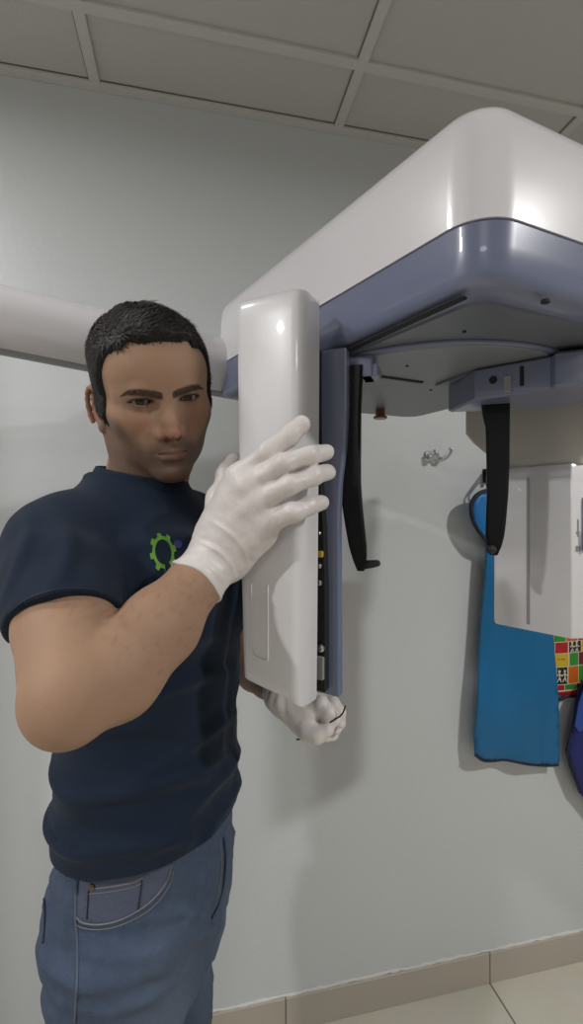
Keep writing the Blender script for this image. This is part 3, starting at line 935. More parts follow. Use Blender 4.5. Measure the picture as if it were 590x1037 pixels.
def build_head():
    V = Vol((-.100, -.130, -.185), (.100, .132, .142), .0014)
    A, C = V.add, V.cut
    V.pad = .05
    # skull
    A(ell((0, -.006, .034), (.0735, .094, .076)))
    A(ell((0, .030, .022), (.064, .062, .066)), .03)
    A(ell((0, .030, -.030), (.0545, .056, .070)), .03)
    for s in (-1, 1):
        A(cone((s * .0455, .012, -.066), (s * .013, .072, -.098), .0155, .0120), .03)      # jaw line
        A(cone((s * .0525, .006, -.020), (s * .0465, .012, -.066), .0135, .0145), .03)       # ramus
        A(ell((s * .042, .058, -.026), (.0215, .022, .016)), .028)                        # cheekbone
        A(cone((s * .0575, .020, -.012), (s * .044, .058, -.022), .009, .012), .025)
        A(ell((s * .030, .052, -.058), (.021, .025, .028)), .03)                         # cheek
    A(ell((0, .070, -.066), (.030, .027, .030)), .022)                                   # muzzle
    A(ell((0, .078, -.099), (.019, .0145, .0135)), .018)                                 # chin
    A(ell((0, .052, .036), (.052, .040, .040)), .04)                           # forehead
    for s in (-1, 1):                                                                    # sockets, then brow
        C(ell((s * .0325, .100, -.003), (.0175, .017, .0125)), .016)
        A(cone((s * .009, .0885, .0085), (s * .030, .0865, .0130), .0078, .0082), .012)
        A(cone((s * .030, .0865, .0130), (s * .052, .067, .0090), .0082, .0065), .012)
    # neck
    nb = w2h(trunk(-.012, -.018, 1.385))
    A(cone((0, -.020, -.052), tuple(nb), .051, .054), .022)
    for s in (-1, 1):
        e = w2h(trunk(s * .022 - .008, .030, 1.37))
        A(cone((s * .060, -.012, -.040), tuple(e), .014, .013), .02)
    ad = nb * .45 + Vector((0, .038, -.055)); A(ell(tuple(ad), (.011, .012, .015)), .02)
    skull = V.d.copy(); V.pad = 0.0
    # eyes: lids over the ball, opening cut as an almond
    for s in (-1, 1):
        ec = (s * EX, EY, EZ)
        A(ell(ec, (ER + .0022,) * 3), .0045)
        w_, h_ = .0138, .0037; Rr = (w_ * w_ + h_ * h_) / (2 * h_)
        def almond(X, Y, Z, s=s):
            x = X - s * EX; z = Z - EZ + .0006 - .05 * (x * s)
            d1 = np.sqrt(x * x + (z + (Rr - h_)) ** 2) - Rr; d2 = np.sqrt(x * x + (z - (Rr - h_ * 1.0)) ** 2) - Rr
            return np.maximum(np.maximum(d1, d2), (EY + .002) - Y)
        C((almond, np.array((s * EX - .016, EY, -.008)), np.array((s * EX + .016, EY + .02, .008))), .0008)
        # upper lid fold, bag below
        A(cone((s * (EX - .012), EY + .0105, .0078), (s * (EX + .014), EY + .0065, .0068), .0022, .0020), .004)
    # nose
    A(cone((0, .0880, .008), (0, .1015, -.026), .0062, .0076), .010)
    A(cone((0, .1015, -.026), (0, .1090, -.0405), .0076, .0088), .008)
    for s in (-1, 1):
        A(ell((s * .0125, .0945, -.0435), (.0068, .0095, .0072)), .006)
        A(cone((s * .005, .088, -.010), (s * .014, .088, -.040), .005, .007), .010)
    A(cone((0, .101, -.047), (0, .092, -.054), .0045, .006), .006)
    for s in (-1, 1): C(ell((s * .0068, .0985, -.0505), (.0036, .0062, .0040)), .002)
    # mouth
    mz = -.0705
    for s in (-1, 1):
        A(cone((0, .0945, mz + .0052), (s * .012, .0915, mz + .0045), .0036, .0034), .005)
        A(cone((s * .012, .0915, mz + .0045), (s * .0245, .0820, mz - .0005), .0034, .0020), .005)
        A(cone((0, .0930, mz - .0062), (s * .011, .0905, mz - .0058), .0038, .0034), .005)
        A(cone((s * .011, .0905, mz - .0058), (s * .0235, .0815, mz - .0015), .0034, .0018), .005)
        C(cone((0, .1005, mz), (s * .013, .0970, mz + .0004), .0013, .0013), .0018)
        C(cone((s * .013, .0970, mz + .0004), (s * .0255, .0855, mz + .0004), .0012, .0013), .0018)
        C(cone((s * .0225, .0830, -.047), (s * .032, .0745, -.070), .0010, .0010), .010)      # fold from the nose to the mouth
    C(cone((0, .1005, -.054), (0, .0995, -.062), .0015, .0018), .004)
    C(cone((-.010, .0965, -.0865), (.010, .0965, -.0865), .0022, .0022), .010)
    # small frown between the brows
    for s in (-1, 1): C(cone((s * .0055, .0955, .008), (s * .0065, .0960, .022), .0008, .0008), .003)
    # ears
    for s in (-1, 1):
        ax = np.array(((-0.42 * s, .90, .05), (.90 * s, .42, .02), (0, -.10, .99)))
        ax = [a / np.linalg.norm(a) for a in ax]
        ec = np.array((s * .0735, .003, -.016))
        A(ell(ec, (.0165, .0050, .0300), ax), .004)
        hel = [ec + np.array((s * (-.001 + .007 * (1 - math.cos(t))), .0155 * math.cos(t) + .0005, .0275 * math.sin(t) + (.002 if math.sin(t) > 0 else 0))) for t in np.linspace(-.3, 3.9, 12)]
        chain(V, hel, [.0030] * 12, .003)
        C(ell(ec + np.array((s * .0068, .003, .001)), (.0085, .0055, .016), ax), .004)
        A(ell(ec + np.array((s * .002, .0120, -.004)), (.004, .004, .006)), .003)
        A(ell(ec + np.array((s * .001, .004, -.026)), (.008, .0045, .008), ax), .004)
    v, q = V.mesh()
    x, y, z = v.T; s = np.abs(x)
    n = .5 + .25 * noise(x * 1100, y * 1100, z * 300) + .25 * noise(x * 600, y * 600, z * 600)
    # eyebrows: thick arcs rising outwards then falling
    bz = np.interp(s, [.006, .014, .034, .046, .058], [.0062, .0085, .0130, .0125, .0060])
    bw = np.interp(s, [.004, .010, .028, .044, .054], [.0036, .0060, .0058, .0044, .0012])
    brow = sstep(1.15, .55, np.abs(z - bz) / bw) * (s > .0062) * (s < .055) * (y > .03) * np.clip(.68 + .4 * n, 0, 1)
    rim = np.sqrt(((s - EX) / .0150) ** 2 + ((z - EZ + .0006) / .0060) ** 2)
    lash = sstep(1.22, .95, rim) * (y > .07) * np.where(z > -.001, .85, .40)
    brow = np.maximum(brow, lash)
    # beard shadow
    top = np.interp(s, [0, .012, .022, .035, .050, .062, .08], [-.050, -.051, -.055, -.060, -.045, -.020, -.010])
    low = np.interp(y, [-.02, .02, .06, .1], [-.105, -.118, -.125, -.13])
    st = sstep(.010, -.012, z - top) * sstep(-.020, .004, z - low) * sstep(-.004, .018, y)
    st *= (.72 + .28 * n) * np.where((s < .030) & (z > -.090), .92, .8)
    lipm = sstep(1.1, .85, np.sqrt((s / .0255) ** 2 + ((z - mz + .0005) / np.interp(s, [0, .014, .0255], [.0078, .0072, .002])) ** 2)) * (y > .07)
    st = st * (1 - lipm)
    fl = .5 * sstep(.03, .0, np.abs(np.sqrt((s - .036) ** 2 + (z + .030) ** 2))) + .7 * sstep(.022, .004, np.sqrt(s ** 2 + (z + .040) ** 2)) * (y > .085)
    fl = np.maximum(fl, .6 * ((s > .070) & (y < .02) & (z < .02)))
    # hair: skull pushed out where hair grows
    H = Vol((-.100, -.130, -.185), (.100, .132, .142), .0014)
    sl, X, Y, Z = H.win((-1, -1, -1), (1, 1, 1), 0)
    aX = np.abs(X)
    line = np.interp(aX.ravel(), [0, .012, .025, .035, .042, .047, .051, .0545, .09], [.066, .0650, .063, .066, .061, .048, .024, -.05, -.05]).reshape(aX.shape).astype(np.float32)
    m_front = (Z - line) + 0 * Y                                     # above the hairline
    side = sstep(.030, .014, Y + .10 * np.minimum(Z, .02))               # behind the temple
    burn = np.interp(Y.ravel(), [-.12, -.06, -.034, -.020, -.006, .012, .018, .024, .028, .054, .063, .069, .073, .078, .086],
                     [-.075, -.068, -.050, .002, .016, .012, .006, -.014, -.038, -.042, -.026, .000, .030, .050, .055]).reshape(Y.shape).astype(np.float32)
    m_front = (Z - line) + 0 * Y                                     # above the hairline
    side = sstep(.030, .014, Y + .10 * np.minimum(Z, .02))               # behind the temple
    burn = np.interp(Y.ravel(), [-.12, -.06, -.040, -.028, -.010, .002, .010, .016, .022, .040, .048, .054, .059, .066, .076], [-.075, -.068, -.050, .002, .016, .012, .006, -.014, -.038, -.044, -.026, .000, .030, .050, .055]).reshape(Y.shape).astype(np.float32)
    m_side = Z - burn
    m_side = np.where((Y > .03) & (aX < .041), .02, m_side)
    m = np.where(Y > .0, np.minimum(np.minimum(m_front, .02), m_side), np.minimum(m_side, .02))
    topk = np.clip((Z - .04) / .05, 0, 1)
    thick = .0045 + .0035 * topk + .005 * topk * np.clip(Y / .06, 0, 1) * (1 - np.clip(aX / .06, 0, 1))
    g = noise(X * 230 + 3, Y * 40, Z * 60) * .0007 + noise(X * 480, Y * 90, Z * 160) * .0005 + noise(X * 50 + 9, Y * 22, Z * 30) * .0016
    T = -.006 + (thick + .006) * sstep(-.005, .019, m + noise(X * 200, Y * 200, Z * 200) * .0015) + g * sstep(.004, .018, m)
    H.d[sl] = skull - T
    hv, hq = H.mesh()
    keep = np.ones(len(hv), bool)
    return (v, q, dict(brow=np.clip(brow, 0, 1), stubble=np.clip(st, 0, 1), lip=lipm, flush=np.clip(fl, 0, 1))), (hv, hq), V, skull

def xf(v): 
    R = np.array(HR); return (v * HS) @ R.T + np.array(HP)
(hd_v, hd_q, hd_at), (hr_v, hr_q), HV, HV_SK = build_head()
hd_v = xf(hd_v)
# short combed strands lying on the hair, part of the same mesh
def strands():
    v, q = hr_v, hr_q
    a, b, c = v[q[:, 0]], v[q[:, 1]], v[q[:, 2]]
    fn = np.cross(b - a, c - a); nn = np.zeros_like(v)
    for i in range(4): np.add.at(nn, q[:, i], fn)
    nn /= np.linalg.norm(nn, axis=1)[:, None] + 1e-12
    gi = np.clip(np.round((v - HV.lo) / HV.h).astype(int), 0, HV.n - 1)
    out = HV_SK[gi[:, 0], gi[:, 1], gi[:, 2]]
    ok = np.where((out > .0022) & (v[:, 2] > -.085))[0]
    rs = np.random.RandomState(5); ok = rs.choice(ok, min(9000, len(ok)), replace=False)
    p, n = v[ok], nn[ok]
    top = np.clip((p[:, 2] - .055) / .04, 0, 1)[:, None]; fr = np.clip((p[:, 1] - .02) / .05, 0, 1)[:, None]
    side = np.array((0, -.35, -.95)); crown = np.array((.35, .85, .0)); quiff = np.array((.75, .10, .55))
    t = side * (1 - top) + (crown * (1 - fr) + quiff * fr) * top + rs.normal(0, .22, p.shape)
    t = t - n * (t * n).sum(1)[:, None]; t /= np.linalg.norm(t, axis=1)[:, None] + 1e-9
    sd_ = np.cross(t, n); L_ = (.009 + .009 * top) * rs.uniform(.6, 1.2, (len(p), 1)); w_ = .00055
    lift = rs.uniform(.0004, .0022, (len(p), 1)) * (.5 + .8 * top)
    r0 = p - n * .0012; r1 = p + t * L_ * .5 + n * lift; r2 = p + t * L_ + n * lift * .5
    V_ = np.concatenate([r0 - sd_ * w_, r0 + sd_ * w_, r1 - sd_ * w_, r1 + sd_ * w_, r2 - sd_ * w_ * .3, r2 + sd_ * w_ * .3])
    m = len(p); k = np.arange(m)
    Q_ = np.concatenate([np.stack([k, k + m, k + 3 * m, k + 2 * m], 1), np.stack([k + 2 * m, k + 3 * m, k + 5 * m, k + 4 * m], 1)])
    return np.concatenate([v, V_]), np.concatenate([q, Q_ + len(v)])
hr_v, hr_q = strands()
hair = from_np('hair', xf(hr_v), hr_q, M_hair, person)

def eyeball(s):
    bm = bmesh.new()
    bmesh.ops.create_uvsphere(bm, u_segments=40, v_segments=28, radius=ER)
    g = Vector((-.10, 1, -.02)) if s < 0 else Vector((-.22, 1, -.02))
    g = Vector((GAZE[0], 1, GAZE[1])).normalized()
    rot = Zv.rotation_difference(g).to_matrix()
    for v in bm.verts:
        p = v.co.normalized()
        if p.z > .88: v.co *= 1 + .05 * sstep(.88, .97, p.z)
    loc = [v.co.copy() for v in bm.verts]
    me_an = [(sstep(.872, .890, p.normalized().z), sstep(.972, .982, p.normalized().z)) for p in loc]
    for v in bm.verts: v.co = h2w(Vector((s * EX, EY, EZ)) + rot @ v.co)
    o = from_bm('eye', bm, M_eye, person, smooth=True)
    vattr(o, 'iris', [a for a, b in me_an]); vattr(o, 'pupil', [b for a, b in me_an])
GAZE = (-.12, -.02)
eyeball(-1); eyeball(1)

# ------------------------------------------------------------------ BODY: trunk, arms, hands' cores
def arm_pts(a, b, n): return [np.array(a) * (1 - t) + np.array(b) * t for t in np.linspace(0, 1, n)]
def build_body():
    V = Vol((-.42, .26, .80), (.06, 1.06, 1.46), .0030)
    V.add(stack(smooth_rows([(.82, .0, -.005, .125, .09), (.93, 0, -.005, .125, .09), (1.05, 0, 0, .125, .09), (1.2, 0, 0, .135, .09), (1.31, 0, -.005, .135, .085), (1.37, -.005, -.01, .10, .065), (1.41, -.01, -.02, .05, .05)]), TO, tl, tf))
    for sh, el, wr, r in ((RSH, REL, RWR, 1.0), (LSH, LEL, LWR, .95)):
        u_ = el - sh; u = u_; w = wr - el
        V.add(cone(trunk(0, -.02, 1.33), sh - Zv * .01, .06, .043 * r), .03); V.add(cone(sh - Zv * .01, sh + u_ * .3, .043 * r, .043 * r), .02)
        # upper arm with biceps and triceps
        if r == 1.0:
            V.add(cone(sh + u * .25, sh + u * .62, .043, .0455), .02)
            V.add(cone(sh + u * .62, el, .0455, .0390), .01)
            A_ = Vol((-.42, .26, .80), (.06, 1.06, 1.46), V.h)
            fa = [el, at(116, 681, .425), at(163, 633, .475), at(198, 590, .528), wr]
            chain(A_, fa, [.0385, .0425, .0395, .0300, .0215], .012)
            out = (u.normalized() - w.normalized()).normalized()
            A_.add(cone(el + out * .012 - Zv * .004, el + out * .016 + w.normalized() * .02, .027, .024), .02)
            k = .0045                                        # small blend: a clear crease where forearm meets upper arm
            a, b = V.d, A_.d
            V.d = np.minimum(a, b) - np.maximum(k - np.abs(a - b), 0) ** 2 / (4 * k)
        else:
            V.add(cone(sh + u * .25, el, .043 * r, .0365 * r), .02)
            V.add(ell(sh + u * .60, (.040 * r, .042 * r, .055)), .03)
            V.add(cone(el, el + w * .28, .0365 * r, .0395 * r), .012)
            V.add(cone(el + w * .28, el + w * .60, .0395 * r, .0305 * r), .006)
            V.add(cone(el + w * .60, wr, .0305 * r, .0215 * r), .006)
    V.add(cone(RWR, RWR + (RWR - REL).normalized() * .03, .018, .014), .006)
    V.add(cone(LWR, LWR + (LWR - LEL).normalized() * .015, .015, .012), .006)
    return V.mesh()
bv, bq = build_body()
allv = np.concatenate([hd_v, bv]); allq = np.concatenate([hd_q, bq + len(hd_v)])
body_o = from_np('body', allv, allq, M_skin, person)
for k in ('flush', 'lip', 'stubble', 'brow'):
    vattr(body_o, k, np.concatenate([hd_at[k], np.zeros(len(bv))]))
w = np.array((RWR - REL).normalized()); tt = (bv - np.array(REL)) @ w
hn = np.clip(noise(bv[:, 0] * 260, bv[:, 1] * 60, bv[:, 2] * 260) * 1.2 - .25, 0, 1) * sstep(.0, .06, tt) * (bv[:, 1] < .60) * .35
hn = hn + .12 * sstep(.02, .08, tt) * (bv[:, 1] < .60)
vattr(body_o, 'hairy', np.concatenate([np.zeros(len(hd_v)), hn]))

# ------------------------------------------------------------------ T-SHIRT
def fold(X, Y, Z, p, d, n_, amp, ln, wd):
    """one cloth fold: a ridge through p along d (length ln, half width wd)"""
    p = v3(p); d = v3(Vector(d).normalized()); n_ = v3(Vector(n_).normalized())
    x, y, z = X - p[0], Y - p[1], Z - p[2]
    a = x * d[0] + y * d[1] + z * d[2]; b = x * n_[0] + y * n_[1] + z * n_[2]
    b = b + .25 * a * a / ln
    r2 = x * x + y * y + z * z - a * a - b * b
    return amp * np.exp(-(a / ln) ** 2 - (b / wd) ** 2)
def build_shirt():
    V = Vol((-.43, .36, .86), (.05, 1.02, 1.465), .0028)
    rows = [(.885, .0, .000, .150, .117), (.94, 0, .000, .147, .116), (1.02, 0, .002, .143, .113), (1.10, 0, .004, .145, .113), (1.18, 0, .006, .152, .115), (1.26, 0, .006, .160, .117), (1.32, 0, .0, .158, .110), (1.355, -.004, -.010, .128, .090), (1.385, -.010, -.016, .090, .078), (1.405, -.012, -.018, .072, .068)]
    V.add(stack(smooth_rows(rows), TO, tl, tf))
    for sh, el, k in ((RSH, REL, 1), (LSH, LEL, .96)):
        u = el - sh
        V.add(cone(trunk(-.036 if k == 1 else .02, -.022, 1.388 if k == 1 else 1.364), sh + Vector((0, 0, -.004)), .044, .0560 * k), .035)
        V.add(cone(sh, sh + u * .30, .0575 * k, .0580 * k), .03)
        V.add(cone(sh + u * .30, sh + u * .66, .0580 * k, .0545 * k), .01)
        V.cut((lambda X, Y, Z, c=sh + u * .60, n=(u.normalized() - Zv * .45).normalized(): np.maximum(-((X - c.x) * n.x + (Y - c.y) * n.y + (Z - c.z) * n.z), np.sqrt((X - c.x) ** 2 + (Y - c.y) ** 2 + (Z - c.z) ** 2) - .10),
               np.array(sh + u * .60) - .10, np.array(sh + u * .60) + .10))
    # pectoral fullness
    V.add(ell(trunk(-.065, .085, 1.255), (.065, .05, .06)), .05); V.add(ell(trunk(.065, .085, 1.255), (.065, .05, .06)), .05)
    lo, hi = (-.43, .36, .86), (.05, 1.02, 1.465)
    # folds: from the armpit across the chest, creases at the waist and on the sleeve
    FL = [(trunk(-.10, .09, 1.20), tl * .6 + Zv * -.55, Zv, .006, .09, .012), (trunk(-.06, .11, 1.14), tl * .7 - Zv * .5, Zv, .005, .09, .010),
          (trunk(-.12, .05, 1.10), tl * .5 + tf * .3 - Zv * .4, Zv, .006, .08, .011), (trunk(0, .12, 1.06), tl - Zv * .25, Zv, .005, .10, .011),
          (trunk(-.10, .08, 1.02), tl - Zv * .10, Zv, .006, .10, .011), (trunk(.03, .12, .985), tl + Zv * .12, Zv, .006, .11, .011),
          (trunk(-.12, .05, .955), tl + tf * .4 - Zv * .05, Zv, .006, .09, .010), (trunk(.05, .12, .935), tl + Zv * .1, Zv, .005, .10, .010),
          (trunk(-.15, 0, 1.0), tf - Zv * .2, Zv, .003, .08, .012), (trunk(-.15, -.02, .95), tf + Zv * .1, Zv, .002, .08, .014),
          (RSH + Vector((.03, -.05, -.02)), Vector((.3, -.5, -.6)), Vector((.8, .5, 0)), .005, .06, .010), (RSH + Vector((.0, -.06, -.03)), Vector((.2, -.6, -.5)), Vector((.9, .3, 0)), .0045, .05, .009),
          (trunk(-.07, .08, 1.33), tl * .8 + Zv * .35, Zv, .0035, .07, .010), (trunk(.04, .09, 1.33), tl * .8 - Zv * .4, Zv, .0035, .06, .010)]
    def folds(X, Y, Z):
        r = 0
        for q in FL: r = r + 1.4 * fold(X, Y, Z, *q)
        a = X * tl.x + Y * tl.y
        r = r + .0045 * noise(a * 9 + 4, (X * tf.x + Y * tf.y) * 9, Z * 26 + a * 6) * sstep(1.32, 1.15, Z)
        r = r + .0025 * noise(a * 30, Y * 20, Z * 55) * sstep(1.25, 1.05, Z)
        r = r + .003 * noise(X * 18, Y * 18, Z * 18)
        return r
    V.shift(folds, lo, hi)
    outer = V.d.copy()
    # hollow it: neck, hem and sleeves are open
    sl, X, Y, Z = V.win(lo, hi, 0)
    open_ = np.maximum(sstep(.985, .955, Z), sstep(1.36, 1.375, Z)) + 0 * X + 0 * Y
    for sh, el, k in ((RSH, REL, 1), (LSH, LEL, .96)):
        c = sh + (el - sh) * .60
        open_ = np.maximum(open_, sstep(.070, .060, np.sqrt((X - c.x) ** 2 + (Y - c.y) ** 2 + (Z - c.z) ** 2)))
    V.d = np.maximum(outer, -(outer + .006 + .04 * (1 - open_)))
    # hem (tilted a little) and neckline planes
    V.d[sl] = np.maximum(V.d[sl], (.912 + .03 * ((X - TO[0]) * tf.x + (Y - TO[1]) * tf.y) - .02 * ((X - TO[0]) * tl.x + (Y - TO[1]) * tl.y)) - Z)
    # neck hole: tilted disc, lower at the front
    nb = trunk(-.012, -.022, 1.40)
    nn = (Zv * 1.0 + tf * -.0).normalized()
    a = (X - nb.x) * tl.x + (Y - nb.y) * tl.y; b = (X - nb.x) * tf.x + (Y - nb.y) * tf.y
    zn = 1.409 - .20 * b
    hole = -np.maximum(zn - Z, np.sqrt(a * a + b * b) - .0705)
    ringd = np.sqrt(a * a / .066 ** 2 + b * b / .066 ** 2) 
    V.d[sl] = np.maximum(V.d[sl], hole)
    # collar rib: a fuller band along the neckline
    for sh, el, k in ((RSH, REL, 1), (LSH, LEL, .96)):
        u = el - sh; c = sh + u * .575; n = u.normalized()
    return V.mesh(), outer, V
(sv, sq), s_outer, SV = build_shirt()
shirt = from_np('t_shirt', sv, sq, M_shirt, person)
# ribbed collar round the neck
bm = bmesh.new(); rings = []
for k in range(64):
    t = 2 * math.pi * k / 64
    sec = []
    for r, dz in ((.0700, -.020), (.0745, -.012), (.0705, .000), (.0675, .0055), (.0645, .0060), (.0640, .001), (.0650, -.018)):
        a, b = (r - .004) * math.cos(t), r * math.sin(t)
        sec.append(trunk(-.010 + a, -.012 + b, 1.412 - .20 * b + dz))
    rings.append(sec)
vs = [[bm.verts.new(p) for p in r] for r in rings]
for i in range(64):
    a, b = vs[i], vs[(i + 1) % 64]
    for j in range(7): bm.faces.new((a[j], a[(j + 1) % 7], b[(j + 1) % 7], b[j]))
from_bm('collar', bm, M_shirt, shirt, smooth=True)

# ------------------------------------------------------------------ JEANS
LB = -.055                                  # his left leg stands a little further back
def build_jeans():
    V = Vol((-.42, .44, .02), (.02, .92, 1.0), .0042)
    V.add(stack(smooth_rows([(.70, 0, -.01, .13, .105), (.78, .0, -.012, .138, .115), (.86, .0, -.008, .140, .115), (.905, .0, -.003, .139, .108), (.945, 0, 0, .134, .102)]), TO, tl, tf))
    for s in (-1, 1):
        g = LB if s > 0 else 0.0
        V.add(stack(smooth_rows([(.025, s * .100, -.01 + g, .060, .072), (.12, s * .100, -.01 + g, .058, .068), (.30, s * .097, -.005 + g, .064, .066), (.47, s * .092, .01 + g, .070, .072), (.60, s * .082, .008 + g, .075, .082), (.72, s * .074, .002 + g * .8, .078, .094), (.82, s * .066, .0 + g * .4, .074, .104)]), TO, tl, tf), .035)
    def folds(X, Y, Z):
        a = X * tl.x + Y * tl.y
        r = .004 * noise(a * 16, (X * tf.x + Y * tf.y) * 12, Z * 22 + a * 10) * sstep(.95, .80, Z)
        r = r + .003 * noise(a * 40, (X * tf.x + Y * tf.y) * 30, Z * 60 + a * 30) * sstep(.92, .82, Z)
        for q in [(trunk(-.05, .12, .835), tl - Zv * .9, Zv + tl * .6, .005, .05, .008), (trunk(-.02, .12, .79), tl - Zv * 1.1, Zv + tl * .6, .006, .06, .009), (trunk(-.11, .07, .77), tl + Zv * .5, Zv, .005, .06, .009),
                  (trunk(-.13, .0, .80), tf - Zv * .5, Zv, .005, .06, .009), (trunk(-.13, .0, .74), tf - Zv * .4, Zv, .005, .06, .009), (trunk(.04, .09, .86), tl * .3 - Zv, tl, .005, .06, .008), (trunk(-.12, .09, .80), tl - Zv * .35, Zv, .005, .08, .012), (trunk(-.03, .12, .79), tl * .6 - Zv * .6, Zv + tl, .005, .07, .010), (trunk(-.10, .10, .72), tl + Zv * .3, Zv, .005, .08, .012)]:
            r = r + fold(X, Y, Z, *q)
        return r
    V.shift(folds, (-.42, .44, .02), (.02, .92, 1.0))
    return V.mesh()
jv, jq = build_jeans()
jeans = from_np('jeans', jv, jq, M_denim, person)

# surfaces to lay prints and seams on
def bvh(v, q): return BVHTree.FromPolygons([Vector(p) for p in v], q.tolist())
JB, SB = bvh(jv, jq), bvh(sv, sq)
def seen(tree, px, py, lift=.0006):
    """the surface point first met along the line of sight to that spot, with its normal"""
    o = Vector((0, 0, CZ)); d = Vector(((px - 295) / F, 1, (518.5 - py) / F)).normalized()
    h = tree.ray_cast(o, d)
    if h[0] is None: return None
    n = h[1] if h[1].dot(d) < 0 else -h[1]
    return h[0] + n * lift, n
def near(tree, p, lift):
    h = tree.find_nearest(p); return h[0] + h[1] * lift
def seam(name, pix, r, m, parent, tree, lift=.0006, n=8):
    pts = []
    for q in spline([(x, y, 0) for x, y in pix], n):
        h = seen(tree, q.x, q.y, lift)
        if h and (not pts or (h[0] - pts[-1]).length < .03): pts.append(h[0])
    if len(pts) < 3: return None
    bm = bmesh.new(); tube_bm(bm, pts, r, 6)
    return from_bm(name, bm, m, parent, smooth=True)

pk = [(173, 876), (170, 889), (160, 905), (143, 920), (120, 932), (100, 936), (84, 934), (77, 928)]
pocket = seam('front_pocket', pk, .0010, M_thread, jeans, JB)
if pocket:
    seam('pocket_stitch', [(175, 882), (173, 892), (163, 909), (146, 925), (121, 937), (100, 941), (83, 939), (76, 934)], .0006, M_thread, pocket, JB)
    coin = seam('coin_pocket', [(90, 900), (110, 898), (132, 894), (145, 889)], .0009, M_thread, pocket, JB)
    seam('coin_pocket', [(90, 905), (110, 903), (132, 899), (144, 894)], .0006, M_thread, pocket, JB)
    seam('coin_pocket', [(90, 900), (89, 915), (88, 930)], .0008, M_navy, pocket, JB)
    seam('coin_pocket', [(144, 890), (142, 905), (140, 920)], .0008, M_navy, pocket, JB)
    h = seen(JB, 93, 898)
    if h:
        bm = bmesh.new(); tube_bm(bm, [h[0] - h[1] * .001, h[0] + h[1] * .0015, h[0] + h[1] * .0022], [.0042, .0042, .0025], 12)
        from_bm('rivet', bm, M_brass, pocket, auto=30)
seam('side_seam', [(77, 905), (77, 930), (79, 960), (78, 1000), (76, 1036)], .0016, M_seam2, jeans, JB)
seam('fly_seam', [(226, 848), (228, 870), (226, 895), (221, 915), (214, 930)], .0017, M_navy, jeans, JB)
seam('fly_seam', [(222, 850), (224, 872), (222, 895), (217, 914)], .0006, M_thread, jeans, JB)
seam('back_pocket', [(40, 890), (44, 905), (46, 930), (44, 955)], .0016, M_navy, jeans, JB)
# belt loops
for px, py in ((77, 886), (247, 800)):
    h = seen(JB, px, py, .002)
    if h:
        bm = bmesh.new(); n = h[1]; t = Zv.cross(n).normalized()
        bm_box(bm, h[0], t, Zv, n, (.010, .045, .004), .001, 1)
        from_bm('belt_loop', bm, M_denim, jeans)
# vertex tints of the denim: pale worn thigh fronts, the lining of the front pocket, dark seams
jn = len(jv); fad = np.zeros(jn); 
for s in (-1, 1):
    c = np.array(trunk(s * .085, .10, .66)); e = jv - c
    fad = np.maximum(fad, np.exp(-((e @ np.array(tl)) / .055) ** 2 - ((e @ np.array(tf)) / .08) ** 2 - (e[:, 2] / .13) ** 2))
vattr(jeans, 'faded', np.clip(fad * .75 + .10 * noise(jv[:, 0] * 14, jv[:, 1] * 14, jv[:, 2] * 9), 0, 1))
proj = np.stack([295 + F * jv[:, 0] / jv[:, 1], 518.5 - F * (jv[:, 2] - CZ) / jv[:, 1]], 1)
poly = np.array(pk + [(77, 900), (77, 880), (120, 876)], float)
def inside(p, poly):
    r = np.zeros(len(p), bool); j = len(poly) - 1
    for i in range(len(poly)):
        a, b = poly[i], poly[j]
        c = ((a[1] > p[:, 1]) != (b[1] > p[:, 1])) & (p[:, 0] < (b[0] - a[0]) * (p[:, 1] - a[1]) / (b[1] - a[1] + 1e-9) + a[0])
        r ^= c; j = i
    return r
front = (jv - np.array(trunk(0, 0, 0))) @ np.array(tl) < .02
vattr(jeans, 'pocket', (inside(proj, poly) & front).astype(float))
vattr(jeans, 'seam', np.zeros(jn))

seam('hem_stitch', [(10, 620), (24, 609), (42, 601), (60, 597), (76, 596), (92, 597), (104, 601)], .0008, M_navy, shirt, SB, .0001)
# ------------------------------------------------------------------ SHIRT PRINT: a green toothed ring with a small purple blot beside it
hc = seen(SB, 165, 556)
def print_patch(name, faces2d, m, c, lift=.0007):
    """flat shapes (lists of closed 2-D outlines as quad strips) laid onto the shirt around c"""
    n = hc[1]; ux = Zv.cross(n).normalized(); uy = n.cross(ux)
    bm = bmesh.new()
    for strip in faces2d:
        prev = None
        for a, b in strip:
            vs = []
            for p in (a, b):
                q = c + ux * p[0] + uy * p[1]
                h = SB.ray_cast(q + n * .05, -n)
                w_ = (h[0] if h[0] is not None else q)
                vs.append((bm.verts.new(w_ + n * lift), bm.verts.new(w_ - n * .0006)))
            if prev:
                (a0, a1), (b0, b1) = prev; (c0, c1), (d0, d1) = vs
                for f in ((a0, b0, d0, c0), (a1, c1, d1, b1), (a0, c0, c1, a1), (b0, b1, d1, d0)):
                    bm.faces.new(f)
            prev = vs
    return from_bm(name, bm, m, shirt, smooth=False)
if hc:
    strip = []
    N = 120
    for k in range(N + 1):
        th = math.radians(-60 + 330 * k / N)
        tooth = 1 if (math.degrees(th) % 45) < 20 else 0
        r0, r1 = .0108, .0142 + .0034 * tooth
        strip.append(((r0 * .9 * math.cos(th), r0 * 1.5 * math.sin(th)), (r1 * .9 * math.cos(th), r1 * 1.5 * math.sin(th))))
    print_patch('logo_print', [strip], M_green, hc[0] + Vector((0, 0, -.004)))
    hp = seen(SB, 180, 551)
    if hp:
        strip = [((-.0055 * math.sin(t), .0055 * math.cos(t)), (.0055 * math.sin(t), .0055 * math.cos(t))) for t in np.linspace(.05, math.pi - .05, 16)]
        print_patch('logo_print', [strip], M_purple, hp[0])

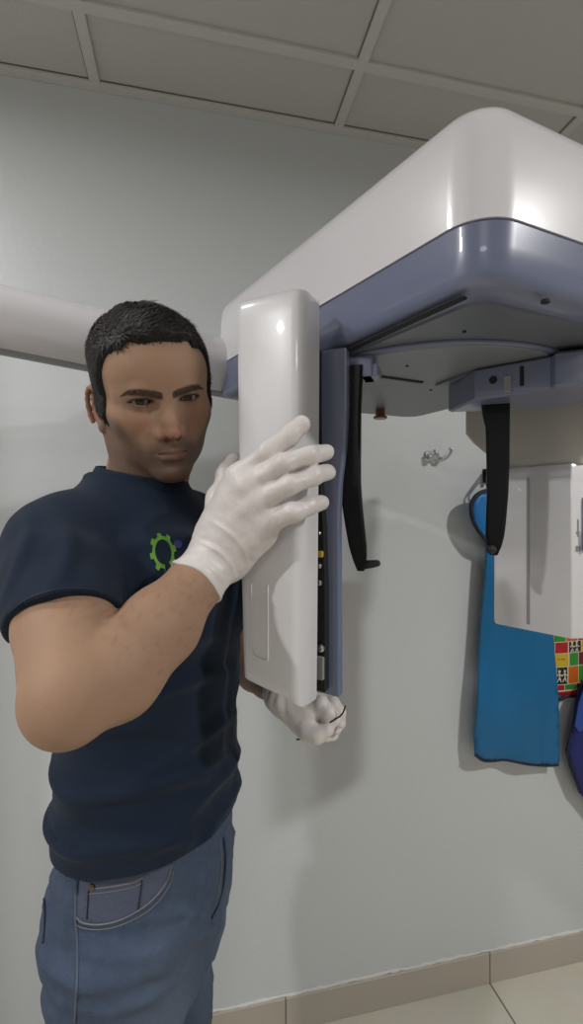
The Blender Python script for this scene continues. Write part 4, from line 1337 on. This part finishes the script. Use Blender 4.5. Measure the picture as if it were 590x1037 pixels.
# ------------------------------------------------------------------ GLOVES (palm, four unequal bent fingers, thumb, rolled cuff)
def glove_mesh(lo, hi, h, palm, fingers, thumb, cuff, wr, extra=None, arm_r=.030):
    V = Vol(lo, hi, h)
    for a, b, ra, rb in palm: V.add(cone(a, b, ra, rb), .016)
    for pts, rad in fingers:
        F_ = Vol(lo, hi, h)                                   # each finger by itself, so that neighbours stay apart
        chain(F_, pts, rad, .006)
        pts_ = np.array([list(p) for p in pts])
        a, b = V.d, F_.d; k = .005
        # blend broadly only near the knuckle
        ax = [(V.lo[i] + V.h * np.arange(V.n[i])).astype(np.float32) for i in range(3)]
        X, Y, Z = ax[0][:, None, None], ax[1][None, :, None], ax[2][None, None, :]
        m = pts_[0]
        dist = np.sqrt((X - m[0]) ** 2 + (Y - m[1]) ** 2 + (Z - m[2]) ** 2)
        k = .0015 + .010 * sstep(.040, .012, dist)
        V.d = np.minimum(a, b) - np.maximum(k - np.abs(a - b), 0) ** 2 / (4 * k)
    chain(V, thumb[0], thumb[1], .010)
    # cuff: a loose sleeve on the wrist, open towards the arm
    c0, c1, r0, r1 = cuff
    V.add(cone(c0, c1, r0, r1), .014)
    u = Vector(c1) - Vector(c0); u.normalize(); c1 = Vector(c1)
    # fine wrinkles
    def wr_f(X, Y, Z):
        t = (X - c1.x) * u.x + (Y - c1.y) * u.y + (Z - c1.z) * u.z
        r = .0011 * noise(X * 75, Y * 75, Z * 75)
        d = np.sqrt((X - wr[0]) ** 2 + (Y - wr[1]) ** 2 + (Z - wr[2]) ** 2)
        r = r + .0022 * sstep(.045, .012, d) * np.sin(t * 520 + 4 * noise(X * 40, Y * 40, Z * 40)) * .6
        for w_ in WRK: r = r + fold(X, Y, Z, *w_)
        r = r + .0016 * sstep(-.05, -.01, t) * noise(X * 55 + 3, Y * 55, Z * 55)
        return r
    V.shift(wr_f, lo, hi)
    if extra: extra(V)
    # open the cuff
    sl, X, Y, Z = V.win(lo, hi, 0)
    t = (X - c1.x) * u.x + (Y - c1.y) * u.y + (Z - c1.z) * u.z
    t = t + .0035 * noise(X * 30, Y * 30, Z * 30)
    V.d[sl] = np.maximum(V.d[sl], t)
    rim = V.d[sl]
    inner = cone(tuple(c1 + u * .004), tuple(c1 + u * .03), r1 - .0034, r1 - .0024)
    V.cut(inner, .001)
    # rolled bead round the opening
    rr = np.sqrt(np.maximum((X - c1.x) ** 2 + (Y - c1.y) ** 2 + (Z - c1.z) ** 2 - ((X - c1.x) * u.x + (Y - c1.y) * u.y + (Z - c1.z) * u.z) ** 2, 0))
    bead = np.sqrt((rr - r1 + .0008) ** 2 + (t + .0012) ** 2) - .0022
    V.d[sl] = np.minimum(V.d[sl], bead.astype(np.float32))
    return V.mesh()

def wrk(a, b, amp, wd, na):
    a = at(*a); b = at(*b); d = b - a
    return ((a + b) / 2, d, Vector(na), amp, d.length * .5, wd)
WRK = [wrk((190, 560, .53), (225, 600, .54), .0016, .0026, (1, 0, 1)), wrk((200, 552, .53), (232, 586, .54), .0020, .0028, (1, 0, 1)), wrk((212, 545, .53), (240, 572, .54), .0020, .0028, (1, 0, 1)),
       wrk((222, 520, .53), (250, 560, .54), .0014, .0030, (1, 0, 1)), wrk((205, 570, .53), (212, 604, .53), .0014, .0024, (1, 0, 1)), wrk((184, 570, .525), (204, 606, .53), .0014, .0024, (1, 0, 1))]
def P(px, py, Y): return at(px, py, Y)
W = P(222, 560, .552)
palm = [(W, P(243, 484, .532), .026, .0160), (W, P(250, 494, .526), .026, .0165), (W, P(259, 511, .525), .026, .0165), (W, P(268, 534, .531), .025, .0155),
        (P(214, 540, .558), P(236, 492, .548), .019, .014), (P(236, 570, .556), P(266, 540, .540), .019, .016)]
fing = [([P(243, 482, .532), P(272, 458, .520), P(293, 441, .523), P(305, 430, .526)], [.0145, .0118, .0114, .0108]),
        ([P(250, 492, .526), P(287, 469, .509), P(313, 461, .521), P(330, 458, .540)], [.0145, .0112, .0104, .0096]),
        ([P(259, 509, .525), P(293, 491, .508), P(317, 482, .522), P(332, 478, .541)], [.0145, .0112, .0104, .0094]),
        ([P(267, 529, .530), P(295, 519, .513), P(312, 512.5, .524), P(325, 509, .540)], [.0150, .0112, .0102, .0090])]
thumb = ([P(216, 535, .560), P(221, 505, .580), P(229, 480, .598), P(236.5, 466, .612)], [.017, .0135, .0110, .0095])
gv, gq = glove_mesh((-.185, .465, 1.225), (.065, .66, 1.485), .0014, palm, fing, thumb,
                    (P(219, 565, .552), tuple(at(197, 591, .527)), .0290, .0345), tuple(W), arm_r=0)
glove_r = from_np('glove', gv, gq, M_glove, person)

W2 = LWR
palm2 = [(W2, P(316, 713, .718), .0205, .0165), (W2, P(313, 722, .708), .0205, .0165), (W2, P(311, 730, .710), .0205, .016), (W2, P(306, 737, .720), .0195, .015),
         (P(296, 716, .732), P(312, 725, .720), .021, .019), (P(312, 722, .735), P(328, 728, .738), .018, .014)]
fing2 = [([P(317, 712, .716), P(325, 713, .700), P(333, 722, .692), P(338, 729, .690)], [.0140, .0115, .0108, .0098]),
         ([P(327, 710, .735), P(337, 713, .718), P(343, 722, .708), P(343, 731, .706)], [.0125, .0108, .0102, .0094]),
         ([P(324, 719, .745), P(337, 722, .740), P(343, 731, .730), P(340, 738, .720)], [.0120, .0105, .0100, .0092]),
         ([P(318, 732, .745), P(330, 737, .742), P(336, 743, .732), P(329, 746, .722)], [.0115, .0100, .0096, .0088])]
thumb2 = ([P(304, 733, .708), P(311, 741, .694), P(320, 745, .686), P(331, 740, .684)], [.0150, .0125, .0115, .0098])
g2v, g2q = glove_mesh((-.085, .655, .975), (.085, .80, 1.125), .0015, palm2, fing2, thumb2,
                      (W2, LWR - (LWR - LEL).normalized() * .024, .0225, .0255), tuple(W2))
glove_l = from_np('glove', g2v, g2q, M_glove, person)

# the thin black hex key held in the left fist
ka, kb = P(306, 748, .700), P(343, 726, .676)
bm = bmesh.new()
dk = (kb - ka).normalized()
path = [ka + Vector((-.006, 0, -.004)), ka, ka + dk * .006] 
tube_bm(bm, spline([ka - dk * .002 + Vector((-.0075, .0, -.0005)), ka - dk * .0005, ka + dk * .012, ka + dk * .03, kb, kb + Vector((.0075, .002, .0085)), kb + Vector((.0095, .002, .0155))], 5), .0013, 6)
key = from_bm('hex_key', bm, M_black, None, smooth=True)
tag(key, 'thin black hex key held in the left gloved fist below the white cover', 'tool')

# ------------------------------------------------------------------ SHOES
for s in (-1, 1):
    g = LB if s > 0 else 0.0
    c = trunk(s * .105, .045 + g, 0)
    V = Vol((c.x - .2, c.y - .2, .0), (c.x + .2, c.y + .2, .15), .004)
    for a, b, ra, rb in ((-.10, .02, .042, .045), (.02, .13, .045, .036)):
        V.add(cone(trunk(s * .105, .045 + g + a, .045), trunk(s * .108, .045 + g + b, .038), ra, rb), .02)
    V.add(cone(trunk(s * .105, -.02 + g, .05), trunk(s * .105, -.015 + g, .115), .048, .050), .03)
    V.op(half((c.x, c.y, .014), (0, 0, -1), (c.x - .2, c.y - .2, 0), (c.x + .2, c.y + .2, .15)), 'i')
    v_, q_ = V.mesh()
    sh = from_np('shoe', v_, q_, M_shoe, person)
    bm = bmesh.new()
    ol = [(-.142, -.03), (-.10, -.046), (.0, -.047), (.09, -.046), (.15, -.03), (.168, 0), (.15, .03), (.09, .046), (0, .047), (-.10, .046), (-.142, .03)]
    ol = rounded_poly(ol, .03, 4)
    bm_loft(bm, [[trunk(s * .106 + b, .045 + g + a, z) for a, b in ol] for z in (0.0, .018)])
    from_bm('sole', bm, M_sole, sh, auto=40)
